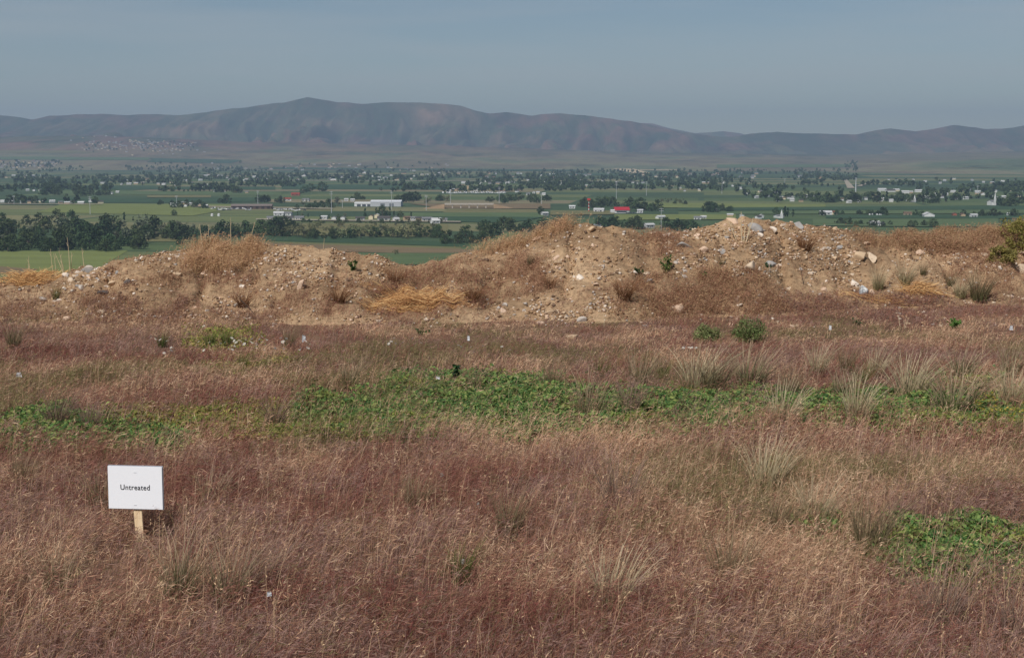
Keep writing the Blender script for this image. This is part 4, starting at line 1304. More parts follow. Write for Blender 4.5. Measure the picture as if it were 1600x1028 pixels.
ZONES = [  # poly (photo), n, size range px, colours, phrase
    ([(95, 428), (150, 408), (200, 400), (210, 412), (150, 450), (100, 446)], 30, (5, 11), ['grey', 'whitish', 'pinkish', 'blue grey', 'pale'], 'in the left stone heap'),
    ([(205, 402), (290, 385), (290, 402), (215, 414)], 22, (3.5, 8), ['whitish', 'pale', 'grey'], 'in the pale scree left of the grassy crest'),
    ([(100, 470), (390, 462), (390, 500), (100, 496)], 26, (4, 9), ['pale', 'pinkish', 'grey', 'tan'], 'along the foot of the left mound'),
    ([(330, 395), (600, 388), (620, 440), (400, 460)], 26, (4, 9), ['pale', 'pinkish', 'tan', 'whitish'], 'on the bare face right of the grassy crest'),
    ([(740, 468), (980, 465), (960, 505), (760, 502)], 34, (4, 9), ['grey', 'pinkish', 'whitish', 'pale'], 'in the rubble at the middle mound foot'),
    ([(860, 360), (1000, 372), (990, 450), (840, 440)], 20, (4, 9), ['tan', 'pale', 'pinkish'], 'on the bare slope of the middle mound'),
    ([(1020, 370), (1150, 345), (1180, 440), (1030, 430)], 34, (4, 10), ['grey', 'pinkish', 'pale', 'blue grey'], 'on the stony left half of the right mound'),
    ([(1150, 345), (1330, 352), (1350, 440), (1190, 440)], 46, (4, 10), ['whitish', 'pinkish', 'grey', 'pale', 'blue grey'], 'on the stony face around the brown bush tuft'),
    ([(1190, 435), (1360, 440), (1330, 468), (1200, 462)], 18, (4, 9), ['pale', 'grey', 'pinkish'], 'in the scree above the thin straw strands'),
    ([(1370, 390), (1590, 385), (1590, 430), (1390, 430)], 26, (3.5, 7), ['whitish', 'pinkish', 'pale'], 'in the gravel under the grass berm'),
    ([(1480, 464), (1600, 460), (1600, 474), (1480, 473)], 10, (5, 9), ['pale', 'pinkish'], 'on the bare ledge at the right end of the mound'),
]
SIZE_W = lambda s: 'small' if s < 5.5 else ('middling' if s < 8 else 'larger')
for poly, n, (s0, s1), cs, ph in ZONES:
    us = [p[0] for p in poly]; vs = [p[1] for p in poly]
    k = 0
    while k < n:
        u = random.uniform(min(us), max(us)); v = random.uniform(min(vs), max(vs))
        if not inpoly([u], [v], poly)[0]:
            continue
        s = s0 + (s1 - s0) * random.random() ** 2
        c = random.choice(cs)
        rock(u, v, s, c, f'{SIZE_W(s)} {c} stone {ph}', 'stones ' + ph)
        k += 1

# loose gravel over the mound: stuff
n = 82000
r3 = np.random.default_rng(21)
uu = r3.uniform(-320, 1920, n); vv = r3.uniform(335, 512, n)
wz = np.full(n, 0.3)
for poly, _, _, _, ph in ZONES:
    wz = np.where(inpoly(uu, vv, poly), 0.4 if 'bare slope' in ph else 0.95, wz)
wz = wz * smooth(0.34, 0.66, fbm(uu / 35, vv / 16, 3, 17)) * 1.05
kp = r3.random(n) < wz
uu, vv = uu[kp], vv[kp]
x, y, z = hit(uu, vv)
ok = ~np.isnan(y) & (y > 15.8) & (y < 24)
x, y, z = x[ok], y[ok], z[ok]
n = len(x)
tmpl = np.array([(1, 0, 0), (-1, 0, 0), (0, 1, 0), (0, -1, 0), (0, 0, 1), (0, 0, -1)], float)
tf = np.array([(0, 2, 4), (2, 1, 4), (1, 3, 4), (3, 0, 4), (2, 0, 5), (1, 2, 5), (3, 1, 5), (0, 3, 5)])
s = 0.006 + 0.028 * r3.random(n) ** 2.8
q = r3.normal(size=(n, 3, 3)); q, _r = np.linalg.qr(q)
V = np.einsum('nij,kj->nki', q, tmpl) * (s[:, None, None] * r3.uniform(.5, 1.25, (n, 6, 1))) * [1, 1, .75] + np.stack([x, y, z + s * .3], 1)[:, None]
cl = np.array([RC['tan'], RC['pinkish'], RC['whitish'], RC['grey'], RC['pale'], lin(172, 140, 108), lin(158, 126, 96), lin(146, 116, 92), lin(178, 148, 118), lin(120, 98, 82)])
cc = cl[np.where(r3.random(n) < .34, r3.integers(0, 5, n), r3.integers(5, 10, n))] * r3.uniform(.75, 1.1, (n, 1))
obj('gravel', mesh_np('gravel', V.reshape(-1, 3), [(tf[None] + 6 * np.arange(n)[:, None, None]).reshape(-1, 3)], np.repeat(cc, 6, 0), [M_PEB]), kind='stuff', label='loose gravel and clods strewn over the dirt mounds')

# ------------------------------------------------------------------ grass builder
def blades(base, h, lean_dir, lean, w, c0, c1, seg=3, rr=None, droop=0.0):
    """Thin curved ribbons: base (n,3), height, lean direction (angle), lean (fraction of h), width; colours foot to tip. Returns V, F, C and tip data."""
    n = len(base)
    rr = rr or rng
    a = rr.uniform(0, math.pi, n)
    side = np.stack([np.cos(a), np.sin(a), 0 * a], 1)
    ld = np.stack([np.cos(lean_dir), np.sin(lean_dir), 0 * lean_dir], 1)
    V = np.zeros((n, (seg + 1) * 2, 3)); C = np.zeros((n, (seg + 1) * 2, 3))
    for k in range(seg + 1):
        t = k / seg
        p = base + ld * (lean * h * t ** 1.8)[:, None]
        p = p + np.stack([0 * h, 0 * h, h * (t - droop * t ** 3)], 1)
        ww = (w * (1 - 0.75 * t))[:, None] * 0.5
        V[:, 2 * k] = p - side * ww; V[:, 2 * k + 1] = p + side * ww
        c = c0 * (1 - t) + c1 * t
        C[:, 2 * k] = c; C[:, 2 * k + 1] = c
    m = (seg + 1) * 2
    q = np.array([(2 * k, 2 * k + 1, 2 * k + 3, 2 * k + 2) for k in range(seg)])
    Fq = (q[None] + m * np.arange(n)[:, None, None]).reshape(-1, 4)
    tip = (V[:, -1] + V[:, -2]) / 2
    return V.reshape(-1, 3), Fq, C.reshape(-1, 3), tip, ld


class GB:
    def __init__(s): s.V = []; s.F = []; s.C = []; s.n = 0
    def add(s, V, Fq, C):
        s.V.append(V); s.F.append(Fq + s.n); s.C.append(C); s.n += len(V)
    def mesh(s, name, mat): return mesh_np(name, np.concatenate(s.V), [np.concatenate(s.F)], np.concatenate(s.C), [mat])


def spikes(gb, tip, ld, k, L, w, col, droop, rr, spread=0.6, back=0.06):
    """k drooping kites (awned spikelets) hung near each tip."""
    n = len(tip)
    for j in range(k):
        p = tip - ld * rr.uniform(0, back, (n, 1)) * 0.4 - np.array([0, 0, 1]) * rr.uniform(0, back, (n, 1))
        d = ld * rr.uniform(0.3, 1.0, (n, 1)) + rr.normal(size=(n, 3)) * spread * np.array([1, 1, .5]) + np.array([0, 0, 1]) * rr.uniform(droop - .5, droop + .5, (n, 1))
        d /= np.linalg.norm(d, axis=1)[:, None]
        a = np.cross(d, rr.normal(size=(n, 3))); a /= np.linalg.norm(a, axis=1)[:, None]
        ll = L * rr.uniform(.6, 1.3, (n, 1)); ww = w * rr.uniform(.6, 1.2, (n, 1))
        V = np.stack([p, p + d * ll * .4 + a * ww, p + d * ll, p + d * ll * .4 - a * ww], 1)
        c = col * rr.uniform(.75, 1.2, (n, 1))
        gb.add(V.reshape(-1, 3), np.arange(4 * n).reshape(-1, 4), np.repeat(c, 4, 0))


# weeds: where the green ground cover grows (photo outline, read onto the ground)
LEAF_Z = 0.055
WEED = [
    ([(470, 628), (560, 622), (640, 612), (700, 608), (790, 606), (860, 604), (950, 610), (1000, 612), (1100, 608), (1250, 606), (1400, 612), (1500, 616), (1620, 618), (1620, 655), (1450, 655), (1300, 652), (1200, 648), (1120, 660), (1060, 664), (960, 652), (860, 662), (760, 660), (640, 664), (560, 660), (480, 652)], 1.0, 'deep'),
    ([(605, 586), (680, 580), (720, 582), (790, 590), (900, 598), (900, 612), (780, 608), (680, 598), (610, 594)], 1.0, 'deep'),
    ([(270, 640), (360, 628), (470, 632), (640, 640), (600, 662), (470, 666), (350, 664), (270, 660)], 0.95, 'yellow'),
    ([(-20, 655), (40, 640), (90, 632), (140, 648), (200, 662), (300, 672), (300, 686), (200, 690), (90, 688), (-20, 690)], 0.8, 'deep'),
    ([(140, 640), (300, 636), (300, 668), (200, 662)], 0.7, 'yellow'),
    ([(1385, 852), (1440, 826), (1490, 814), (1560, 822), (1630, 824), (1630, 912), (1540, 910), (1470, 900), (1410, 884)], 1.0, 'deep'),
    ([(1240, 818), (1310, 812), (1310, 828), (1250, 830)], 0.5, 'deep'),
    ([(1500, 628), (1560, 618), (1630, 622), (1630, 652), (1520, 654)], 0.6, 'gold'),
    ([(1440, 585), (1560, 588), (1560, 598), (1450, 598)], 0.5, 'deep'),
    ([(300, 512), (390, 510), (395, 530), (310, 532)], 0.3, 'yellow'),
    ([(330, 556), (460, 556), (460, 564), (330, 564)], 0.3, 'yellow'),
]


def weed_density(u, v):
    d = np.zeros(u.shape)
    ju = u + 70 * (fbm(u / 60, v / 18, 3, 201) - .5); jv = v + 26 * (fbm(u / 45, v / 14, 4, 202) - .5)
    ju = ju + 22 * rng.normal(size=u.shape); jv = jv + 8 * rng.normal(size=u.shape)
    for poly, w, _ in WEED:
        d = np.maximum(d, np.where(inpoly(ju, jv, poly), w, 0))
    return d


# ------------------------------------------------------------------ cheatgrass field: stuff
def sample_field(n, y0, y1, pw=1.0, rr=rng):
    yy = (y0 ** (pw + 1) + (y1 ** (pw + 1) - y0 ** (pw + 1)) * rr.random(n)) ** (1 / (pw + 1))
    xx = rr.uniform(-0.385, 0.385, n) * yy
    return xx, yy


C_RED = np.array(lin(142, 100, 86)); C_MAROON = np.array(lin(108, 64, 58)); C_MAUVE = np.array(lin(150, 120, 110)); C_GOLD = np.array(lin(198, 166, 128)); C_TAN_ = np.array(lin(186, 148, 120)); C_STRAW = np.array(lin(206, 176, 146)); C_OLIVE = np.array(lin(120, 112, 76)); C_BRN = np.array(lin(152, 114, 92))

SIGN = [float(q) for q in ground_at(216, 852, 0.0)]
# tan stretches of the field (photo outline)
TANZ = [([(-20, 586), (120, 580), (300, 582), (470, 592), (700, 596), (690, 612), (470, 622), (300, 628), (140, 640), (60, 632), (-20, 650)], .75),
        ([(640, 668), (900, 662), (1100, 666), (1620, 658), (1620, 720), (1300, 730), (1000, 715), (700, 700)], .6),
        ([(1150, 700), (1620, 690), (1620, 815), (1450, 820), (1380, 800), (1200, 790)], .55),
        ([(-20, 498), (400, 500), (820, 505), (900, 530), (700, 528), (400, 518), (150, 520), (-20, 512)], .8),
        ([(950, 530), (1200, 520), (1620, 512), (1620, 530), (1200, 545), (960, 545)], .7),
        ([(0, 840), (330, 830), (420, 860), (420, 940), (100, 960), (0, 930)], .4),
        ([(500, 840), (640, 830), (660, 940), (520, 960)], .35), ([(0, 930), (300, 960), (300, 1040), (0, 1040)], .45), ([(1080, 880), (1300, 900), (1350, 1040), (1000, 1040)], .45),
        ([(1250, 720), (1330, 740), (1340, 860), (1240, 840)], .5)]
REDZ = [([(30, 552), (240, 550), (420, 566), (420, 578), (200, 574), (30, 564)], .6), ([(300, 570), (600, 574), (600, 586), (300, 584)], .35), ([(900, 740), (1100, 740), (1150, 830), (900, 820)], .6), ([(100, 680), (420, 690), (420, 800), (120, 760)], .35)]


def palette(x, y, n, rr):
    u, v = proj(x, y, 0 * x)
    ju = u + 60 * (fbm(x / .7, y / .9, 3, 301) - .5); jv = v + 30 * (fbm(x / .6, y / .8, 3, 302) - .5)
    tz = np.zeros(n); rz = np.zeros(n)
    for poly, w in TANZ: tz = np.maximum(tz, np.where(inpoly(ju, jv, poly), w, 0))
    for poly, w in REDZ: rz = np.maximum(rz, np.where(inpoly(ju, jv, poly), w, 0))
    p1 = fbm(x / .8 + 3, y / 1.1, 4, 303); p2 = fbm(x / .5, y / .4 + 7, 4, 304); p4 = smooth(.5, .66, fbm(x / .9, y / .45 + 3, 4, 306)); p3 = fbm(x / 1.3, y / 1.5, 3, 305)
    t = rr.random(n)
    ptan = np.clip(0.10 + 1.5 * smooth(.48, .70, p1) * .5 + tz * .62 - .2 * rz - .3 * p4, 0.02, .95)
    pol = 0.06 + .6 * smooth(.54, .70, p3)
    pm = np.clip(smooth(.42, .62, p2), 0.1, .9)
    red = np.where((rr.random(n) < pm)[:, None], C_RED * 1.0, C_MAUVE)
    red = np.where((rr.random(n) < rz * .5 + .06 + .42 * p4)[:, None], C_MAROON * 1.2, red)
    tan = np.where((rr.random(n) < .45)[:, None], C_STRAW, C_TAN_)
    c = np.where((t < ptan)[:, None], tan, red)
    c = np.where((rr.random(n) < .15)[:, None], C_BRN, c)
    c = np.where((rr.random(n) < pol)[:, None], C_OLIVE, c)
    return c * rr.uniform(.62, 1.2, (n, 1)) * 1.3, ptan


def field(n, y0, y1, pw, spk, wscale, rr, side=False):
    gb = GB()
    x, y = sample_field(n, y0, y1, pw, rr)
    if side:      # the field goes on to both sides of the frame and behind its lower edge
        y = rr.uniform(y0, y1, n)
        x = (np.maximum(.385 * y, 1.6) + 2.4 * rr.random(n) ** 1.2) * rr.choice([-1, 1], n)
    wd = weed_density(*proj(x, y, 0 * x + LEAF_Z))
    u, v = proj(x, y, 0 * x)
    ub = np.interp(u, [p[0] for p in BASE], [p[1] for p in BASE])
    patch = smooth(.25, .5, fbm(x / .35, y / .35, 3, 311))
    kp = (rr.random(n) > wd * .66) & (v > ub - 6) & (rr.random(n) < .22 + .78 * patch)
    x, y, v = x[kp], y[kp], v[kp]
    n = len(x)
    c, pt = palette(x, y, n, rr)
    z = near_z(x, y)
    hh = (0.11 + 0.17 * fbm(x / .6, y / .6, 3, 321)) * rr.uniform(.55, 1.35, n) * np.interp(y, [5, 11, 14, 16, 18], [1, .9, .62, .42, .3])
    wind = 0.2 + 1.6 * (fbm(x / .9, y / .9, 2, 322) - .5)
    near_sign = (np.abs(x - SIGN[0] - .02) < .17) & (y < SIGN[1] + .02) & (y > SIGN[1] - 1.0)
    hh = np.where(near_sign, hh * .45, hh)
    V, Fq, C, tip, ld = blades(np.stack([x, y, z - .01], 1), hh, wind + rr.normal(0, .85, n), np.clip(-.12 + 1.15 * fbm(x / .35, y / .35, 3, 323) + rr.normal(0, .25, n), .03, 1.2), (0.0016 + .0016 * rr.random(n)) * wscale, c * .95, c, 3, rr, droop=.22)
    gb.add(V, Fq, C)
    spikes(gb, tip, ld, spk, 0.046, 0.0012 * wscale, c, .1, rr, .28, .09)
    return gb


r4 = np.random.default_rng(77)
g1 = field(82000, 4.4, 9.5, .7, 5, 1.0, r4)
g2 = field(110000, 9.5, 19.2, .6, 4, 1.5, r4)
g3 = field(62000, 3.6, 19.2, .6, 3, 1.7, np.random.default_rng(78), True)
gb = GB()
gb = GB(); off = 0
for g in (g1, g2, g3):
    gb.V += g.V; gb.F += [f + off for f in g.F]; gb.C += g.C; off += g.n
gb.n = off
# taller pale ears standing above the field
n = 10000
x, y = sample_field(n, 4.5, 13.0, .5, r4)
u, v = proj(x, y, 0 * x)
pt = palette(x, y, n, r4)[1]
kp = (r4.random(n) < .3 + pt) & ~((np.abs(x - SIGN[0]) < .22) & (y < SIGN[1] + .3) & (y > SIGN[1] - 1.2)) & (weed_density(*proj(x, y, 0 * x + LEAF_Z)) < .3) & (fbm(x / .5, y / .5, 3, 341) > .42)
x, y = x[kp], y[kp]; n = len(x)
c = np.where((r4.random(n) < .5)[:, None], C_STRAW, C_TAN_) * r4.uniform(.9, 1.2, (n, 1))
V, Fq, C, tip, ld = blades(np.stack([x, y, near_z(x, y)], 1), r4.uniform(.16, .36, n), .2 + r4.normal(0, .7, n), r4.uniform(.05, .6, n), np.full(n, .0022), c * .9, c, 4, r4, droop=.06)
gb.add(V, Fq, C)
h5 = r4.random(n) < .4
spikes(gb, tip[h5], ld[h5], 5, .022, .0022, c[h5], .5, r4, .25, .06)
n = 1000
y = r4.uniform(4.4, 8.2, n); x = r4.uniform(-.38, .38, n) * y
kp = (fbm(x / .45, y / .45, 3, 351) > .47) & ~((np.abs(x - SIGN[0]) < .2) & (y < SIGN[1] + .1) & (y > SIGN[1] - 1.0))
x, y = x[kp], y[kp]; n = len(x)
c = C_STRAW * r4.uniform(.95, 1.25, (n, 1)) * np.array([1, .98, .9])
V, Fq, C, tip, ld = blades(np.stack([x, y, near_z(x, y)], 1), r4.uniform(.19, .34, n), .1 + r4.normal(0, 1.2, n), r4.uniform(.0, .3, n), np.full(n, .0026), c * .85, c, 4, r4, droop=.04)
gb.add(V, Fq, C)
spikes(gb, tip, ld, 6, .014, .002, c, .7, r4, .3, .05)
obj('cheatgrass', gb.mesh('cheatgrass', M_GRASS), kind='stuff', label='dry purple brown and tan cheatgrass covering the field')

# ------------------------------------------------------------------ green ground cover: stuff
def leaves(x, y, hmax, size, cols, rr):
    n = len(x)
    z = near_z(x, y) + rr.random(n) ** .8 * hmax
    p = np.stack([x, y, z], 1)
    nr = rr.normal(size=(n, 3)) * .75 + np.array([-.15, -.3, .9]); nr /= np.linalg.norm(nr, axis=1)[:, None]
    a = np.cross(nr, rr.normal(size=(n, 3))); a /= np.linalg.norm(a, axis=1)[:, None]
    b = np.cross(nr, a)
    s = size * (.4 + 1.1 * rr.random((n, 1)) ** 1.6) * 1.15
    f = nr * s * .25
    V = np.stack([p - a * s, p - a * s * .3 + b * s * .62 + f, p + a * s * .5 + b * s * .45 + f, p + a * s * 1.1 - f, p + a * s * .5 - b * s * .45 + f, p - a * s * .3 - b * s * .62 + f], 1)
    base = np.arange(n)[:, None] * 6
    Fq = np.concatenate([base + np.array([[0, 1, 2, 3]]), base + np.array([[0, 3, 4, 5]])])
    return V.reshape(-1, 3), Fq, np.repeat(cols, 6, 0)


G_DEEP = np.array([lin(98, 124, 68), lin(80, 110, 62), lin(114, 134, 76), lin(66, 94, 54), lin(134, 142, 84)])
G_YEL = np.array([lin(128, 132, 68), lin(112, 122, 62), lin(150, 142, 80), lin(140, 120, 78)])
G_GOLD = np.array([lin(176, 160, 72), lin(196, 172, 84), lin(120, 126, 58), lin(160, 150, 70)])
gb = GB()
r5 = np.random.default_rng(41)
for poly, w, kind in WEED:
    us = [p[0] for p in poly]; vs = [p[1] for p in poly]
    vmid = sum(vs) / len(vs)
    yfar = float(ground_at(800, min(vs) - 10, LEAF_Z)[1]); ynear = float(ground_at(800, max(vs) + 12, LEAF_Z)[1])
    area = (yfar - ynear) * (max(us) - min(us) + 40) / F * (yfar + ynear) / 2
    n = int(area * 19000 * w * (1.5 if vmid > 800 else 1))
    y = r5.uniform(ynear, yfar, n); u = r5.uniform(min(us) - 20, max(us) + 20, n)
    x = (u - 800) / F * y * 1.0
    u, v = proj(x, y, 0 * x + LEAF_Z)
    ju = u + 70 * (fbm(u / 60, v / 18, 3, 201) - .5); jv = v + 26 * (fbm(u / 45, v / 14, 4, 202) - .5)
    ju = ju + 24 * r5.normal(size=len(u)); jv = jv + (9 if vmid < 800 else 16) * r5.normal(size=len(u))
    kp = inpoly(ju, jv, poly) & (fbm(x / .16, y / .16, 3, 207) >  (.31 if w > .7 else .40))
    x, y = x[kp], y[kp]; n = len(x)
    pal = {'deep': G_DEEP, 'yellow': G_YEL, 'gold': G_GOLD}[kind]
    cols = pal[r5.integers(0, len(pal), n)]
    # clumps of yellower leaves inside the deep green
    yl = smooth(.56, .7, fbm(x / .5, y / .35, 3, 209))[:, None] * (r5.random((n, 1)) < .6)
    cols = cols * (1 - yl) + G_YEL[r5.integers(0, 2, n)] * yl
    hm = (.02 + .11 * fbm(x / .2, y / .2, 3, 211) ** 1.3) * (1.25 if vmid > 800 else 1.0) * (0.7 if kind == 'yellow' else 1)
    V, Fq, C = leaves(x, y, hm, (.012 if kind != 'deep' else .014) * (.8 if vmid > 800 else 1), cols * 1.5 * r5.uniform(.7, 1.25, (n, 1)), r5)
    gb.add(V, Fq, C)
obj('green_weeds', gb.mesh('green_weeds', M_LEAF), kind='stuff', label='low leafy green weeds growing in patches through the dry field')

# ------------------------------------------------------------------ dry grass on the mounds: stuff
MG = [  # poly, blades, height, colours, density exponent
    ([(285, 385), (320, 376), (395, 378), (400, 400), (370, 425), (300, 428), (282, 405)], 4200, .16, [C_GOLD * 1.1, C_GOLD, C_TAN_ * 1.1]),
    ([(748, 392), (800, 374), (850, 358), (905, 346), (900, 356), (850, 372), (800, 388), (752, 400)], 4600, .18, [C_GOLD * 1.1, C_GOLD, C_TAN_ * 1.1]),
    ([(735, 392), (800, 380), (900, 350), (895, 345), (850, 356), (790, 372), (740, 388)], 1600, .15, [C_STRAW, C_TAN_]),
    ([(1340, 362), (1400, 362), (1470, 360), (1560, 354), (1600, 352), (1600, 372), (1540, 392), (1440, 392), (1360, 384)], 9000, .12, [C_GOLD * .8, C_BRN * 1.2, C_TAN_, C_GOLD * .95]),
    ([(560, 470), (620, 430), (730, 405), (780, 430), (770, 480), (700, 500), (600, 500)], 3800, .1, [C_BRN * 1.15, C_GOLD * .8, C_RED * 1.25]),
    ([(250, 470), (330, 430), (560, 440), (560, 500), (260, 500)], 3600, .08, [C_BRN, C_RED * 1.15, C_TAN_ * .9]),
    ([(0, 470), (100, 455), (300, 480), (420, 500), (420, 512), (0, 505)], 4800, .1, [C_BRN * 1.1, C_MAUVE, C_TAN_ * .9]),
    ([(130, 420), (280, 400), (290, 460), (180, 470)], 1500, .06, [C_BRN * 1.1, C_TAN_ * .85]),
    ([(980, 440), (1180, 420), (1230, 490), (1100, 505), (970, 505)], 7000, .1, [C_BRN * 1.25, C_GOLD * .85, C_BRN * 1.1]),
    ([(800, 400), (850, 400), (880, 460), (800, 470)], 1800, .1, [C_BRN * 1.15, C_TAN_ * .9]),
    ([(1010, 360), (1060, 372), (1060, 402), (1010, 400)], 900, .1, [C_TAN_ * .95, C_BRN]),
    ([(1230, 465), (1480, 462), (1600, 470), (1600, 500), (1230, 500)], 4200, .08, [C_BRN * 1.15, C_RED * 1.2, C_MAUVE]),
    ([(1450, 385), (1600, 370), (1600, 460), (1500, 460)], 2400, .1, [C_BRN * 1.1, C_TAN_ * .9]),
    ([(1600, 352), (1900, 350), (1900, 480), (1600, 480)], 3000, .1, [C_BRN, C_TAN_ * .85, C_TAN_]),
    ([(-320, 445), (0, 440), (0, 490), (-320, 490)], 2500, .08, [C_BRN, C_TAN_ * .85, C_TAN_]),
    ([(-20, 470), (1620, 470), (1620, 345), (-20, 380)], 9000, .055, [C_BRN, C_TAN_ * .85, C_TAN_]),
    ([(410, 388), (560, 388), (600, 420), (420, 420)], 500, .05, [C_BRN, C_TAN_ * .85]),
]
gb = GB()
r6 = np.random.default_rng(61)
for poly, n, h, cols in MG:
    us = [p[0] for p in poly]; vs = [p[1] for p in poly]
    n = int(n * 1.7)
    u = r6.uniform(min(us), max(us), n * 2); v = r6.uniform(min(vs), max(vs), n * 2)
    ju = u + 14 * r6.normal(size=n * 2); jv = v + 4 * r6.normal(size=n * 2)
    kp = inpoly(u, v, poly)
    u, v = ju[kp][:n], jv[kp][:n]
    x, y, z = hit(u, v)
    ok = ~np.isnan(y)
    x, y, z = x[ok], y[ok], z[ok]; m = len(x)
    cl_ = smooth(.38, .6, fbm(x / .3, y / .3, 3, 411))
    kp = r6.random(m) < .22 + .78 * cl_
    x, y, z = x[kp], y[kp], z[kp]; m = len(x)
    c = np.array(cols)[r6.integers(0, len(cols), m)] * r6.uniform(.8, 1.2, (m, 1))
    V, Fq, C, tip, ld = blades(np.stack([x, y, z - .01], 1), h * r6.uniform(.45, 1.3, m), r6.normal(.3, 1.1, m), r6.uniform(.1, .7, m), .0042 * r6.uniform(.6, 1.2, m), c * .9, c, 3, r6, .12)
    gb.add(V, Fq, C)
    spikes(gb, tip, ld, 2, .04, .003, c, .1, r6, .5)
obj('mound_grass', gb.mesh('mound_grass', M_GRASS), kind='stuff', label='dry tan and rusty grass growing over the dirt mounds')

# ------------------------------------------------------------------ bunchgrass tufts: each a thing
def tuft_mesh(seed, style):
    """Unit-high tuft."""
    r = np.random.default_rng(seed)
    gb = GB()
    W_ = np.array
    sty = {
        'pale': (150, lin(120, 112, 74), lin(214, 196, 164), .55, .0075),
        'mixed': (170, lin(80, 90, 50), lin(196, 172, 144), .62, .0066),
        'green': (150, lin(74, 92, 44), lin(120, 124, 70), .5, .0085),
        'purple': (170, lin(104, 94, 70), lin(160, 132, 120), .6, .0062),
        'olive': (150, lin(84, 86, 54), lin(164, 142, 114), .5, .0068),
        'dead': (150, lin(108, 78, 54), lin(160, 116, 84), .9, .0085),
    }[style]
    n, c0, c1, spread, w = sty
    a = r.uniform(0, 6.28, n); rad = .16 * np.sqrt(r.random(n))
    base = np.stack([rad * np.cos(a), rad * np.sin(a), 0 * a - .03], 1)
    out = a + r.normal(0, .5, n)
    h = r.uniform(.35, 1.0, n) ** .8
    C0 = W_(c0) * r.uniform(.75, 1.2, (n, 1)); C1 = W_(c1) * r.uniform(.75, 1.15, (n, 1))
    grn = (r.random(n) < (.35 if style in ('mixed', 'green') else .1))[:, None]
    C1 = np.where(grn, C0 * 1.25, C1); h = np.where(grn[:, 0], h * .62, h)
    V, Fq, C, tip, ld = blades(base, h, out, r.uniform(.1, 1, n) * spread, np.full(n, w * 1.6), C0, C1, 4, r, .08)
    V = V + np.array([.18, 0, 0]) * (V[:, 2:3] ** 2)        # a little wind from the left
    gb.add(V, Fq, C)
    return gb.mesh('tuft', M_GRASS)


